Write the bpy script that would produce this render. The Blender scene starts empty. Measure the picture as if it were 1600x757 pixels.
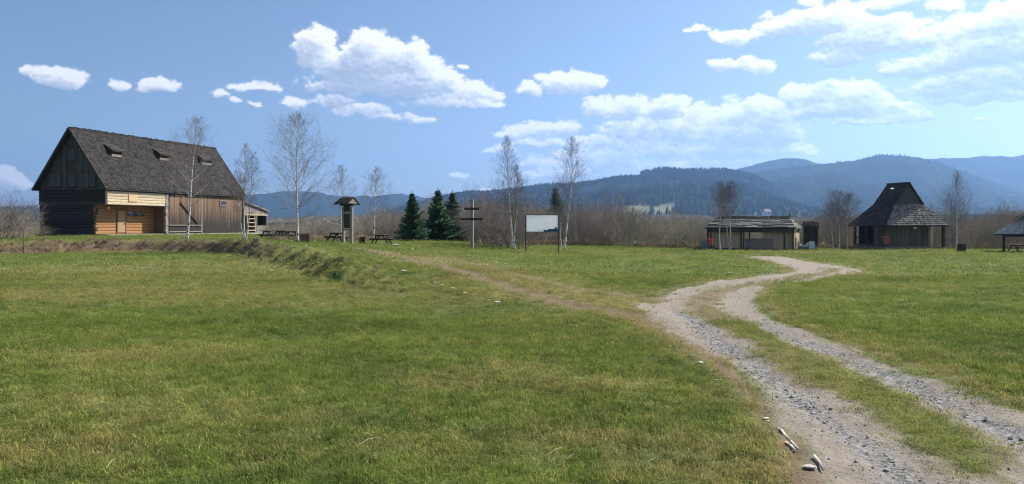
import bpy, bmesh, math, random
import numpy as np
from mathutils import Vector, Matrix, Quaternion

scene = bpy.context.scene
COL = scene.collection
R = math.radians

# ------------------------------------------------------------------ camera, light, exposure
F, HY, EYE = 1232.0, 353.0, 1.65          # focal length in photo pixels, horizon row, eye height
cam = bpy.data.cameras.new('camera'); cam.sensor_width = 36; cam.lens = 36*F/1600
cam.shift_y = -(378.5-HY)/1600
cam.clip_start = 0.1; cam.clip_end = 120000
co = bpy.data.objects.new('camera', cam); COL.objects.link(co)
co.location = (0, 0, EYE); co.rotation_euler = (R(90), 0, 0); scene.camera = co

SUN_AZ, SUN_EL = 57.0, 39.0
sl = bpy.data.lights.new('sun', 'SUN'); sl.energy = 5.0; sl.angle = R(0.55); sl.color = (1.0, 0.94, 0.84)
so = bpy.data.objects.new('sun', sl); COL.objects.link(so)
SD = Vector((math.sin(R(SUN_AZ))*math.cos(R(SUN_EL)), math.cos(R(SUN_AZ))*math.cos(R(SUN_EL)), math.sin(R(SUN_EL))))
so.rotation_euler = SD.to_track_quat('Z', 'Y').to_euler(); so.location = (60, 40, 70)
W = bpy.data.worlds.new('World'); scene.world = W; W.use_nodes = True
wn = W.node_tree.nodes; sky = wn.new('ShaderNodeTexSky'); sky.sky_type = 'NISHITA'; sky.sun_disc = False
sky.sun_elevation = R(SUN_EL); sky.sun_rotation = R(SUN_AZ); sky.altitude = 600
sky.air_density = 1.0; sky.dust_density = 1.6; sky.ozone_density = 3.0
W.node_tree.links.new(sky.outputs[0], wn['Background'].inputs[0]); wn['Background'].inputs[1].default_value = 0.062
scene.view_settings.view_transform = 'Standard'; scene.view_settings.look = 'None'
scene.view_settings.exposure = 0.9; scene.view_settings.gamma = 1.0
scene.cycles.max_bounces = 6; scene.cycles.volume_bounces = 1; scene.cycles.transparent_max_bounces = 12
scene.cycles.use_denoising = True; scene.cycles.denoising_prefilter = 'NONE'; scene.cycles.denoising_input_passes = 'RGB_ALBEDO_NORMAL'; scene.cycles.filter_width = 1.2

rng = np.random.default_rng(7)
rnd = random.Random(11)

# ------------------------------------------------------------------ numpy noise
def _h(ix, iy, s):
    n = (ix.astype(np.int64)*374761393 + iy.astype(np.int64)*668265263 + s*1442695041) & 0xffffffff
    n = ((n ^ (n >> 13))*1274126177) & 0xffffffff
    return ((n ^ (n >> 16)) & 0xffff)/65535.0
def vn(x, y, s=0):
    x = np.asarray(x, float); y = np.asarray(y, float)
    ix = np.floor(x); iy = np.floor(y); fx = x-ix; fy = y-iy
    fx = fx*fx*fx*(fx*(fx*6-15)+10); fy = fy*fy*fy*(fy*(fy*6-15)+10)
    a = _h(ix, iy, s); b = _h(ix+1, iy, s); c = _h(ix, iy+1, s); d = _h(ix+1, iy+1, s)
    return (a*(1-fx)+b*fx)*(1-fy)+(c*(1-fx)+d*fx)*fy
def fbm(x, y, o=4, s=0, g=0.5):
    t = 0; a = 1; m = 0
    for k in range(o):
        t = t+a*vn(x*2**k+k*17.3, y*2**k-k*9.1, s+k*31); m += a; a *= g
    return t/m
def worley(x, y, s=0):
    ix = np.floor(x); iy = np.floor(y); best = np.full(np.shape(x), 9.0)
    for dx in (-1, 0, 1):
        for dy in (-1, 0, 1):
            cx = ix+dx; cy = iy+dy
            px = cx+_h(cx, cy, s); py = cy+_h(cx, cy, s+77)
            best = np.minimum(best, (px-x)**2+(py-y)**2)
    return np.sqrt(best)
def sm(t):
    t = np.clip(t, 0, 1); return t*t*(3-2*t)

# ------------------------------------------------------------------ terrain
def g0(px, py, z=0.0):
    d = (EYE-z)*F/(py-HY); return ((px-800)/F*d, d)
BANK = [g0(*p) for p in [(-700, 402), (0, 398), (100, 396), (200, 394), (300, 395), (365, 398), (395, 411), (440, 418), (470, 428),
                         (510, 442), (560, 452), (620, 465), (720, 490), (860, 525), (1010, 580)]]
def seg_dist(X, Y, pts, closed=False):
    best = np.full(X.shape, 1e9); side = np.zeros(X.shape)
    n = len(pts)
    for i in range(n if closed else n-1):
        ax, ay = pts[i]; bx, by = pts[(i+1) % n]; dx, dy = bx-ax, by-ay; L = dx*dx+dy*dy
        t = np.clip(((X-ax)*dx+(Y-ay)*dy)/L, 0, 1)
        d = np.hypot(X-ax-t*dx, Y-ay-t*dy); cr = dx*(Y-ay)-dy*(X-ax)
        m = d < best-1e-6; best = np.where(m, d, best); side = np.where(m, np.sign(cr), side)
    return best, side
def inside(X, Y, pts):
    r = np.zeros(X.shape, bool); n = len(pts)
    for i in range(n):
        ax, ay = pts[i]; bx, by = pts[(i+1) % n]
        c = ((ay > Y) != (by > Y)) & (X < (bx-ax)*(Y-ay)/((by-ay) or 1e-9)+ax); r ^= c
    return r
def sdf(X, Y, pts):
    d, _ = seg_dist(X, Y, pts, True); return np.where(inside(X, Y, pts), d, -d)
def bank_sd(X, Y):
    d, s = seg_dist(X, Y, BANK); return d*s
def Hs(X, Y):
    """smooth large-scale height"""
    X = np.asarray(X, float); Y = np.asarray(Y, float)
    base = -0.35*sm((Y-12)/50)*sm((X+15)/25)
    az = 800+F*X/np.maximum(Y, 1.0)
    T = np.interp(az, [-400, 380, 600, 800, 1000, 1150], [.75, .68, .45, .24, .08, 0.0])*sm((Y-4)/6)
    wdt = np.interp(az, [300, 420, 520, 620, 900], [1.5, 1.2, 1.3, 3.0, 5.0])
    sd = bank_sd(X, Y)
    return base + T*sm(sd/wdt)
def H(X, Y):
    X = np.asarray(X, float); Y = np.asarray(Y, float)
    h = Hs(X, Y); r = np.hypot(X, Y)
    fade = sm((160-r)/80)
    h = h + fade*((fbm(X*.12, Y*.12, 3, 3)-.5)*.10 + (fbm(X*.9, Y*.9, 3, 5)-.5)*.10*sm((45-r)/20) + (fbm(X*5, Y*5, 3, 6)-.5)*.05*sm((22-r)/10))
    sd = bank_sd(X, Y); az = 800+F*X/np.maximum(Y, 1.0)
    bm = np.exp(-((sd-.9)/1.3)**2)*np.interp(az, [350, 420, 560, 700], [1, 1.3, 1.0, 0])
    h = h + bm*((fbm(X*1.0+5, Y*1.0, 4, 9, .62)-.5)*.85+(fbm(X*3.5+5, Y*3.5, 3, 19, .7)-.5)*.3)
    # the hollow where the bank turns
    hx, hy = g0(410, 404)
    h = h - .22*np.exp(-(((X-hx)/.9)**2+((Y-hy)/1.4)**2))
    return h
def hz(x, y): return float(H(np.array([x]), np.array([y]))[0])
def G(px, py):
    """ground point that the photograph shows at a pixel"""
    dx = (px-800)/F; dz = -(py-HY)/F
    ys = np.geomspace(3, 400, 1500); zz = Hs(dx*ys, ys) - (EYE+dz*ys)
    k = np.argmax(zz >= 0); y = ys[k]
    return (dx*y, y, hz(dx*y, y))

# ------------------------------------------------------------------ materials
def newmat(name):
    m = bpy.data.materials.new(name); m.use_nodes = True; return m, m.node_tree.nodes, m.node_tree.links
def N(ns, t, **kw):
    n = ns.new('ShaderNode'+t)
    for k, v in kw.items(): setattr(n, k, v)
    return n
def ramp(ns, stops):
    r = ns.new('ShaderNodeValToRGB'); e = r.color_ramp.elements
    while len(e) < len(stops): e.new(0.5)
    for i, (p, c) in enumerate(stops):
        e[i].position = p; e[i].color = (c[0], c[1], c[2], 1)
    return r
def wood(name, c1, c2, scale=(1, 1, 12), rough=.85, vary=.35, stain=None, coord='Object'):
    """weathered timber: streaks along the grain, per-piece tone from the object"""
    m, ns, ln = newmat(name); b = ns['Principled BSDF']; b.inputs['Roughness'].default_value = rough
    b.inputs['Specular IOR Level'].default_value = .25
    tc = N(ns, 'TexCoord'); mp = N(ns, 'Mapping'); mp.inputs['Scale'].default_value = scale
    oi = N(ns, 'ObjectInfo'); ad = N(ns, 'VectorMath', operation='ADD')
    sc = N(ns, 'VectorMath', operation='SCALE'); sc.inputs['Scale'].default_value = 37
    ln.new(oi.outputs['Location'], sc.inputs[0]); ln.new(tc.outputs[coord], mp.inputs[0])
    ln.new(mp.outputs[0], ad.inputs[0]); ln.new(sc.outputs[0], ad.inputs[1])
    n1 = N(ns, 'TexNoise'); n1.inputs['Scale'].default_value = 3; n1.inputs['Detail'].default_value = 6; n1.inputs['Roughness'].default_value = .65
    ln.new(ad.outputs[0], n1.inputs['Vector'])
    rp = ramp(ns, [(.3, c1), (.7, c2)]); ln.new(n1.outputs[0], rp.inputs[0])
    hv = N(ns, 'HueSaturation'); ln.new(rp.outputs[0], hv.inputs['Color'])
    mr = N(ns, 'MapRange'); mr.inputs['To Min'].default_value = 1-vary; mr.inputs['To Max'].default_value = 1+vary
    ln.new(oi.outputs['Random'], mr.inputs['Value']); ln.new(mr.outputs[0], hv.inputs['Value'])
    out = hv.outputs[0]
    if stain:                                      # dirt rising from the ground, fixed in the wood
        zc0, zc1, colr = stain
        sep = N(ns, 'SeparateXYZ'); ln.new(tc.outputs['Object'], sep.inputs[0])
        n2 = N(ns, 'TexNoise'); n2.inputs['Scale'].default_value = 1.6; n2.inputs['Detail'].default_value = 5
        mp2 = N(ns, 'Mapping'); mp2.inputs['Scale'].default_value = (3, 3, .35); ln.new(tc.outputs['Object'], mp2.inputs[0]); ad3 = N(ns, 'VectorMath', operation='ADD'); ln.new(mp2.outputs[0], ad3.inputs[0]); ln.new(sc.outputs[0], ad3.inputs[1]); ln.new(ad3.outputs[0], n2.inputs['Vector'])
        ma = N(ns, 'MapRange'); ma.inputs['From Min'].default_value = zc0; ma.inputs['From Max'].default_value = zc1
        mz = N(ns, 'Math', operation='MULTIPLY_ADD'); mz.inputs[1].default_value = 4.0; ln.new(n2.outputs[0], mz.inputs[0]); ln.new(sep.outputs[2], mz.inputs[2])
        sb = N(ns, 'Math', operation='SUBTRACT'); sb.inputs[1].default_value = 2.0; ln.new(mz.outputs[0], sb.inputs[0]); ln.new(sb.outputs[0], ma.inputs['Value'])
        mx = N(ns, 'Mix', data_type='RGBA'); mx.inputs[6].default_value = (*colr, 1); ln.new(ma.outputs[0], mx.inputs[0]); ln.new(out, mx.inputs[7]); out = mx.outputs[2]
    ln.new(out, b.inputs['Base Color'])
    bp = N(ns, 'Bump'); bp.inputs['Strength'].default_value = .35; bp.inputs['Distance'].default_value = .02
    ln.new(n1.outputs[0], bp.inputs['Height']); ln.new(bp.outputs[0], b.inputs['Normal'])
    return m
def plain(name, c, rough=.7, metal=0, noise=.15, nscale=6):
    m, ns, ln = newmat(name); b = ns['Principled BSDF']; b.inputs['Roughness'].default_value = rough; b.inputs['Metallic'].default_value = metal
    tc = N(ns, 'TexCoord'); n1 = N(ns, 'TexNoise'); n1.inputs['Scale'].default_value = nscale; n1.inputs['Detail'].default_value = 5
    ln.new(tc.outputs['Object'], n1.inputs['Vector'])
    rp = ramp(ns, [(.3, [v*(1-noise) for v in c]), (.7, [min(1, v*(1+noise)) for v in c])]); ln.new(n1.outputs[0], rp.inputs[0])
    ln.new(rp.outputs[0], b.inputs['Base Color']); return m
def shingle_mat(name, c1, c2, rough=.7):
    m, ns, ln = newmat(name); b = ns['Principled BSDF']; b.inputs['Roughness'].default_value = .95; b.inputs['Specular IOR Level'].default_value = .12
    at = N(ns, 'Attribute', attribute_name='tone'); tc = N(ns, 'TexCoord')
    n1 = N(ns, 'TexNoise'); n1.inputs['Scale'].default_value = .7; n1.inputs['Detail'].default_value = 6; n1.inputs['Roughness'].default_value = .7
    ln.new(tc.outputs['Object'], n1.inputs['Vector'])
    ad = N(ns, 'Math', operation='MULTIPLY_ADD'); ad.inputs[1].default_value = .55; ln.new(at.outputs['Fac'], ad.inputs[0])
    ms = N(ns, 'Math', operation='MULTIPLY'); ms.inputs[1].default_value = .5; ln.new(n1.outputs[0], ms.inputs[0]); ln.new(ms.outputs[0], ad.inputs[2])
    rp = ramp(ns, [(.15, c1), (.85, c2)]); ln.new(ad.outputs[0], rp.inputs[0]); ln.new(rp.outputs[0], b.inputs['Base Color'])
    return m

M = {}
M['dark_log'] = wood('dark_log', (.022, .020, .020), (.062, .055, .050), (2, 2, 9))
M['gable_board'] = wood('gable_board', (.05, .046, .043), (.10, .09, .083), (9, 9, 1))
M['fresh_log'] = wood('fresh_log', (.22, .105, .042), (.42, .225, .095), (1, 2, 10), vary=.12)
M['pale_log'] = wood('pale_log', (.36, .27, .17), (.62, .52, .38), (1, 2, 8), vary=.15)
M['barn_board'] = wood('barn_board', (.10, .066, .046), (.26, .165, .108), (14, 14, .8), vary=.3, stain=(.9, 3.3, (.035, .03, .028)))
M['grey_wood'] = wood('grey_wood', (.16, .14, .12), (.30, .27, .23), (6, 6, 1.5), vary=.2)
M['dark_wood'] = wood('dark_wood', (.035, .03, .027), (.07, .06, .05), (5, 5, 5), vary=.25)
M['pavilion_board'] = wood('pavilion_board', (.085, .065, .05), (.17, .13, .10), (7, 7, 1), vary=.25)
M['old_frame'] = wood('old_frame', (.09, .08, .072), (.16, .145, .13), (6, 6, 1.5), vary=.2)
M['brown_wood'] = wood('brown_wood', (.12, .06, .035), (.22, .12, .07), (6, 6, 1.5), vary=.2)
M['tan_board'] = wood('tan_board', (.47, .34, .22), (.64, .48, .32), (8, 8, 1), vary=.12)
M['panel_wood'] = wood('panel_wood', (.24, .20, .165), (.30, .255, .21), (2, 2, 2), vary=.1)
M['light_wood'] = wood('light_wood', (.40, .31, .20), (.55, .44, .30), (6, 6, 1.5), vary=.1)
M['door_wood'] = wood('door_wood', (.32, .20, .11), (.40, .26, .15), (6, 6, 1), vary=.05)
M['hatch_wood'] = wood('hatch_wood', (.50, .35, .19), (.60, .43, .25), (6, 6, 1), vary=.05)
M['shingle'] = shingle_mat('barn_shingle', (.015, .0138, .0138), (.058, .053, .051))
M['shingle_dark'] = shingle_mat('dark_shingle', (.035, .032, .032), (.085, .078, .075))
M['shingle_sunlit'] = shingle_mat('pavilion_shingle_sunlit', (.08, .072, .066), (.30, .275, .25), .8)
M['shingle_kiosk'] = shingle_mat('kiosk_board', (.035, .032, .03), (.42, .395, .37), .55)
M['roof_dark'] = plain('roof_underlay', (.035, .032, .030), .9)
M['concrete'] = plain('concrete', (.42, .40, .37), .9, noise=.2)
M['stone'] = plain('stone', (.50, .455, .38), .9, noise=.3, nscale=14)
M['stone_dark'] = plain('dark_stone', (.15, .15, .14), .9, noise=.3, nscale=14)
M['glass'] = plain('window_glass', (.03, .035, .04), .12)
M['white'] = plain('white_paint', (.78, .78, .76), .5, noise=.05)
M['board_white'] = plain('board_white', (.52, .56, .62), .45, noise=.03)
def banner():
    m, ns, ln = newmat('translucent_banner'); ns.remove(ns['Principled BSDF']); d = N(ns, 'BsdfDiffuse'); t = N(ns, 'BsdfTranslucent'); x = N(ns, 'MixShader'); x.inputs[0].default_value = .5
    tc = N(ns, 'TexCoord'); n1 = N(ns, 'TexNoise'); n1.inputs['Scale'].default_value = 1.2; ln.new(tc.outputs['Object'], n1.inputs['Vector']); rp = ramp(ns, [(.3, (.80, .82, .85)), (.7, (.88, .90, .92))]); ln.new(n1.outputs[0], rp.inputs[0])
    for q in (d, t): ln.new(rp.outputs[0], q.inputs[0])
    ln.new(d.outputs[0], x.inputs[1]); ln.new(t.outputs[0], x.inputs[2]); ln.new(x.outputs[0], ns['Material Output'].inputs[0]); return m
M['board_white'] = banner()
M['print_blue'] = plain('blue_print', (.015, .07, .20), .5, noise=.1)
M['red'] = plain('red_paint', (.50, .05, .025), .45, noise=.12)
M['orange'] = plain('orange_paint', (.38, .085, .04), .45, noise=.12)
M['teal'] = plain('teal_cloth', (.10, .22, .24), .7, noise=.2)
M['pale_cloth'] = plain('pale_cloth', (.50, .58, .58), .7, noise=.12)
M['metal'] = plain('dark_metal', (.06, .06, .065), .45, .6)
M['zinc'] = plain('zinc', (.55, .56, .58), .4, .7)
M['paper'] = plain('paper_print', (.32, .32, .33), .6, noise=.5, nscale=18)
M['blue_sign'] = plain('blue_sign', (.03, .06, .30), .5, noise=.1)
M['tin'] = plain('tin_sheet', (.40, .35, .31), .6, .0, noise=.25, nscale=5)
M['bark_dark'] = plain('dark_bark', (.06, .05, .042), .95, noise=.3, nscale=20)
M['twig'] = plain('birch_twig', (.16, .125, .108), .8, noise=.2)
M['limb'] = plain('birch_limb', (.26, .23, .205), .8, noise=.35, nscale=9)
M['bush_a'] = plain('bush_twig_brown', (.29, .245, .19), .9, noise=.35, nscale=1.2)
M['bush_b'] = plain('bush_twig_olive', (.31, .28, .20), .9, noise=.35, nscale=1.2)
M['bush_c'] = plain('bush_twig_purple', (.25, .20, .18), .9, noise=.3, nscale=1.2)
M['bush_tan'] = plain('reed_tan', (.34, .26, .15), .9, noise=.3, nscale=1.2)
M['house_wall'] = plain('far_plaster', (.75, .72, .68), .8, noise=.05)
M['house_roof'] = plain('far_roof', (.17, .12, .11), .8)

def birch_bark():
    m, ns, ln = newmat('birch_bark'); b = ns['Principled BSDF']; b.inputs['Roughness'].default_value = .7
    tc = N(ns, 'TexCoord'); mp = N(ns, 'Mapping'); mp.inputs['Scale'].default_value = (1.5, 1.5, 6)
    n1 = N(ns, 'TexNoise'); n1.inputs['Scale'].default_value = 2.2; n1.inputs['Detail'].default_value = 4
    ln.new(tc.outputs['Object'], mp.inputs[0]); ln.new(mp.outputs[0], n1.inputs['Vector'])
    rp = ramp(ns, [(.38, (.05, .045, .04)), (.47, (.62, .60, .56))]); ln.new(n1.outputs[0], rp.inputs[0])
    ln.new(rp.outputs[0], b.inputs['Base Color']); return m
M['birch'] = birch_bark()

def needles():
    m, ns, ln = newmat('spruce_needles'); b = ns['Principled BSDF']; b.inputs['Roughness'].default_value = .6
    g = N(ns, 'NewGeometry'); rp = ramp(ns, [(0, (.035, .085, .045)), (1, (.10, .19, .08))])
    ln.new(g.outputs['Random Per Island'], rp.inputs[0]); ln.new(rp.outputs[0], b.inputs['Base Color']); return m
M['needle'] = needles()

# grass colour, shared by soil sheet and blades (world position noise)
def grass_group():
    g = bpy.data.node_groups.new('grass_colour', 'ShaderNodeTree')
    g.interface.new_socket('Dry', in_out='INPUT', socket_type='NodeSocketFloat')
    g.interface.new_socket('Color', in_out='OUTPUT', socket_type='NodeSocketColor')
    ns, ln = g.nodes, g.links
    gi = ns.new('NodeGroupInput'); go = ns.new('NodeGroupOutput'); geo = N(ns, 'NewGeometry')
    def noise(sc, det=4, rough=.55):
        n = N(ns, 'TexNoise'); n.inputs['Scale'].default_value = sc; n.inputs['Detail'].default_value = det; n.inputs['Roughness'].default_value = rough
        ln.new(geo.outputs['Position'], n.inputs['Vector']); return n
    a = noise(.35, 5); r1 = ramp(ns, [(.32, (.084, .126, .038)), (.5, (.128, .170, .048)), (.68, (.172, .204, .066))]); ln.new(a.outputs[0], r1.inputs[0])
    b = noise(1.7, 6, .65); c = noise(.11, 3)
    ad = N(ns, 'Math', operation='ADD'); ln.new(b.outputs[0], ad.inputs[0]); ln.new(c.outputs[0], ad.inputs[1])
    ad2 = N(ns, 'Math', operation='MULTIPLY_ADD'); ad2.inputs[1].default_value = .62; ln.new(gi.outputs[0], ad2.inputs[0]); ln.new(ad.outputs[0], ad2.inputs[2])
    mr = N(ns, 'MapRange'); mr.inputs['From Min'].default_value = 1.0; mr.inputs['From Max'].default_value = 1.5; mr.inputs['To Max'].default_value = .8
    ln.new(ad2.outputs[0], mr.inputs['Value'])
    mx = N(ns, 'Mix', data_type='RGBA'); ln.new(mr.outputs[0], mx.inputs[0]); ln.new(r1.outputs[0], mx.inputs[6]); mx.inputs[7].default_value = (.27, .225, .115, 1)
    p_ = noise(3.2, 6, .7); pr_ = ramp(ns, [(.34, (.66, .70, .62)), (.62, (1.22, 1.18, 1.12))]); ln.new(p_.outputs[0], pr_.inputs[0])
    m2 = N(ns, 'Mix', data_type='RGBA', blend_type='MULTIPLY'); m2.inputs[0].default_value = 1; ln.new(mx.outputs[2], m2.inputs[6]); ln.new(pr_.outputs[0], m2.inputs[7])
    ln.new(m2.outputs[2], go.inputs[0]); return g
GG = grass_group()

def ground_mat():
    m, ns, ln = newmat('ground_soil_and_grass'); b = ns['Principled BSDF']; b.inputs['Roughness'].default_value = .95; b.inputs['Specular IOR Level'].default_value = .1
    geo = N(ns, 'NewGeometry')
    def att(n): return N(ns, 'Attribute', attribute_name=n).outputs['Fac']
    def noise(sc, det=4, rough=.55):
        n = N(ns, 'TexNoise'); n.inputs['Scale'].default_value = sc; n.inputs['Detail'].default_value = det; n.inputs['Roughness'].default_value = rough
        ln.new(geo.outputs['Position'], n.inputs['Vector']); return n.outputs[0]
    def mix(f, a, c):
        x = N(ns, 'Mix', data_type='RGBA'); ln.new(f, x.inputs[0])
        for s, v in ((6, a), (7, c)):
            if isinstance(v, tuple): x.inputs[s].default_value = (*v, 1)
            else: ln.new(v, x.inputs[s])
        return x.outputs[2]
    def edge(at, lo, hi, amp, sc):
        """attribute threshold roughened by noise"""
        ms = N(ns, 'Math', operation='MULTIPLY_ADD'); ms.inputs[1].default_value = amp; ln.new(noise(sc, 6, .7), ms.inputs[0]); ln.new(at, ms.inputs[2])
        mr = N(ns, 'MapRange'); mr.interpolation_type = 'SMOOTHSTEP'; mr.inputs['From Min'].default_value = lo+amp/2; mr.inputs['From Max'].default_value = hi+amp/2
        ln.new(ms.outputs[0], mr.inputs['Value']); return mr.outputs[0]
    gg = ns.new('ShaderNodeGroup'); gg.node_tree = GG; ln.new(att('dry'), gg.inputs[0])
    # fine mottle so that far grass is not flat
    fm = ramp(ns, [(.35, (.45, .47, .42)), (.65, (1.15, 1.15, 1.08))]); ln.new(noise(11, 8, .8), fm.inputs[0])
    mm = N(ns, 'Mix', data_type='RGBA', blend_type='MULTIPLY'); mm.inputs[0].default_value = 1; ln.new(gg.outputs[0], mm.inputs[6]); ln.new(fm.outputs[0], mm.inputs[7])
    col = mm.outputs[2]
    soil = ramp(ns, [(.3, (.07, .05, .035)), (.7, (.19, .14, .09))]); ln.new(noise(4, 6, .7), soil.inputs[0])
    dirt = ramp(ns, [(.25, (.14, .10, .065)), (.75, (.25, .19, .125))]); ln.new(noise(5, 6, .7), dirt.inputs[0])
    moss = ramp(ns, [(.3, (.13, .115, .04)), (.7, (.165, .165, .035))]); ln.new(noise(3, 5, .7), moss.inputs[0])
    g1 = ramp(ns, [(.30, (.14, .118, .094)), (.5, (.29, .25, .203)), (.72, (.41, .36, .295))]); ln.new(noise(26, 8, .8), g1.inputs[0])
    vo = N(ns, 'TexVoronoi'); vo.inputs['Scale'].default_value = 38; ln.new(geo.outputs['Position'], vo.inputs['Vector'])
    hv = N(ns, 'SeparateColor'); ln.new(vo.outputs['Color'], hv.inputs[0])
    g2 = ramp(ns, [(0, (.11, .108, .104)), (.5, (.23, .224, .212)), (1, (.38, .365, .34))]); ln.new(hv.outputs[0], g2.inputs[0])
    col = mix(edge(att('bank'), .35, .75, .9, 1.3), col, soil.outputs[0])
    col = mix(edge(att('moss'), .3, .8, .5, 3), col, moss.outputs[0])
    col = mix(edge(att('dirt'), .3, .8, .7, 3.5), col, dirt.outputs[0])
    gm = edge(att('gravel'), .3, .7, .7, 4)
    gs = mix(edge(att('grit'), .3, .9, .9, 9), g1.outputs[0], g2.outputs[0])
    col = mix(gm, col, gs)
    ln.new(col, b.inputs['Base Color'])
    bp = N(ns, 'Bump'); bp.inputs['Strength'].default_value = .8; bp.inputs['Distance'].default_value = .03
    ad = N(ns, 'Math', operation='ADD'); ln.new(noise(9, 8, .8), ad.inputs[0]); ln.new(noise(40, 4, .7), ad.inputs[1]); ln.new(ad.outputs[0], bp.inputs['Height'])
    ln.new(bp.outputs[0], b.inputs['Normal'])
    return m

def blade_mat(name, mul, tint_dry=0.0):
    m, ns, ln = newmat(name); ns.remove(ns['Principled BSDF'])
    gg = ns.new('ShaderNodeGroup'); gg.node_tree = GG
    at = N(ns, 'Attribute', attribute_type='INSTANCER', attribute_name='dry'); ad = N(ns, 'Math', operation='ADD'); ad.inputs[1].default_value = tint_dry
    ln.new(at.outputs['Fac'], ad.inputs[0]); ln.new(ad.outputs[0], gg.inputs[0])
    g = N(ns, 'NewGeometry'); rp = ramp(ns, [(0, [mul*v for v in (.62, .66, .55)]), (.78, [mul*v for v in (1.1, 1.08, .95)]), (.90, [mul*v for v in (1.35, 1.25, 1.1)]), (1, [mul*v for v in (2.2, 1.8, 1.7)])])
    ln.new(g.outputs['Random Per Island'], rp.inputs[0])
    mm = N(ns, 'Mix', data_type='RGBA', blend_type='MULTIPLY'); mm.inputs[0].default_value = 1; ln.new(gg.outputs[0], mm.inputs[6]); ln.new(rp.outputs[0], mm.inputs[7])
    d = N(ns, 'BsdfDiffuse'); t = N(ns, 'BsdfTranslucent'); x = N(ns, 'MixShader'); x.inputs[0].default_value = .4
    ln.new(mm.outputs[2], d.inputs[0]); ln.new(mm.outputs[2], t.inputs[0]); ln.new(d.outputs[0], x.inputs[1]); ln.new(t.outputs[0], x.inputs[2])
    ln.new(x.outputs[0], ns['Material Output'].inputs[0]); return m

# ------------------------------------------------------------------ object helpers
def link(o, parent=None, label=None, cat=None, group=None, kind=None):
    COL.objects.link(o)
    if parent is not None: o.parent = parent
    if label: o['label'] = label
    if cat: o['category'] = cat
    if group: o['group'] = group
    if kind: o['kind'] = kind
    return o
def empty(name, loc, rz=0, **kw):
    o = bpy.data.objects.new(name, None); o.location = loc; o.rotation_euler = (0, 0, rz); o.empty_display_size = .3
    return link(o, **kw)
class MB:
    def __init__(s): s.v = []; s.f = []; s.mi = []; s.tone = []; s.cur = 0; s.t = .5
    def add(s, vs, fs):
        k = len(s.v); s.v += [tuple(v) for v in vs]; s.f += [tuple(i+k for i in f) for f in fs]; s.mi += [s.cur]*len(fs); s.tone += [s.t]*len(vs); return s
    def box(s, x0, x1, y0, y1, z0, z1):
        return s.add([(x0, y0, z0), (x1, y0, z0), (x1, y1, z0), (x0, y1, z0), (x0, y0, z1), (x1, y0, z1), (x1, y1, z1), (x0, y1, z1)],
                     [(0, 3, 2, 1), (4, 5, 6, 7), (0, 1, 5, 4), (1, 2, 6, 5), (2, 3, 7, 6), (3, 0, 4, 7)])
    def beam(s, p0, p1, w, h, up=(0, 0, 1)):
        p0 = Vector(p0); p1 = Vector(p1); d = (p1-p0).normalized(); u = Vector(up)
        if abs(d.dot(u)) > .98: u = Vector((1, 0, 0))
        r = d.cross(u).normalized(); u = r.cross(d).normalized(); vs = []
        for p in (p0, p1):
            for a, b in ((-1, -1), (1, -1), (1, 1), (-1, 1)): vs.append(p+r*a*w/2+u*b*h/2)
        return s.add(vs, [(3, 2, 1, 0), (4, 5, 6, 7), (0, 1, 5, 4), (1, 2, 6, 5), (2, 3, 7, 6), (3, 0, 4, 7)])
    def tube(s, pts, rad, n=6, cap=True):
        pts = [Vector(p) for p in pts]; k = len(s.v); prev = None; vs = []; fs = []
        for i, p in enumerate(pts):
            d = (pts[min(i+1, len(pts)-1)]-pts[max(i-1, 0)]).normalized()
            if prev is None: prev = d.orthogonal().normalized()
            r = (prev-d*prev.dot(d)).normalized(); prev = r; q = d.cross(r)
            for j in range(n):
                a = 2*math.pi*j/n; vs.append(p+(r*math.cos(a)+q*math.sin(a))*rad[i])
        for i in range(len(pts)-1):
            for j in range(n):
                a = i*n+j; b = i*n+(j+1) % n; fs.append((a, b, b+n, a+n))
        if cap: fs.append(tuple(range(n-1, -1, -1))); fs.append(tuple(range((len(pts)-1)*n, len(pts)*n)))
        return s.add(vs, fs)
    def slab(s, poly, off):
        """polygon (3-D points) extruded by the vector off"""
        n = len(poly); off = Vector(off); vs = [Vector(p) for p in poly]+[Vector(p)+off for p in poly]
        nrm = (vs[1]-vs[0]).cross(vs[2]-vs[0]); fl = nrm.dot(off) > 0
        fs = [tuple(range(n-1, -1, -1)) if fl else tuple(range(n)), tuple(range(n, 2*n)) if fl else tuple(range(2*n-1, n-1, -1))]
        for i in range(n):
            j = (i+1) % n; fs.append((i, j, j+n, i+n) if fl else (j, i, i+n, j+n))
        return s.add(vs, fs)
    def mesh(s, name, mats, smooth=False):
        me = bpy.data.meshes.new(name); me.from_pydata(s.v, [], s.f)
        for m in (mats if isinstance(mats, (list, tuple)) else [mats]): me.materials.append(m)
        if s.cur or any(s.mi): me.polygons.foreach_set('material_index', s.mi)
        a = me.attributes.new('tone', 'FLOAT', 'POINT'); a.data.foreach_set('value', s.tone)
        if smooth: me.polygons.foreach_set('use_smooth', [True]*len(me.polygons))
        me.update(); return me
    def build(s, name, mats, parent=None, smooth=False, **kw):
        o = bpy.data.objects.new(name, s.mesh(name, mats, smooth)); return link(o, parent, **kw)
def part(name, mesh, parent, loc=(0, 0, 0), scale=(1, 1, 1), rot=(0, 0, 0)):
    o = bpy.data.objects.new(name, mesh); o.location = loc; o.scale = scale; o.rotation_euler = rot; return link(o, parent)
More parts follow.
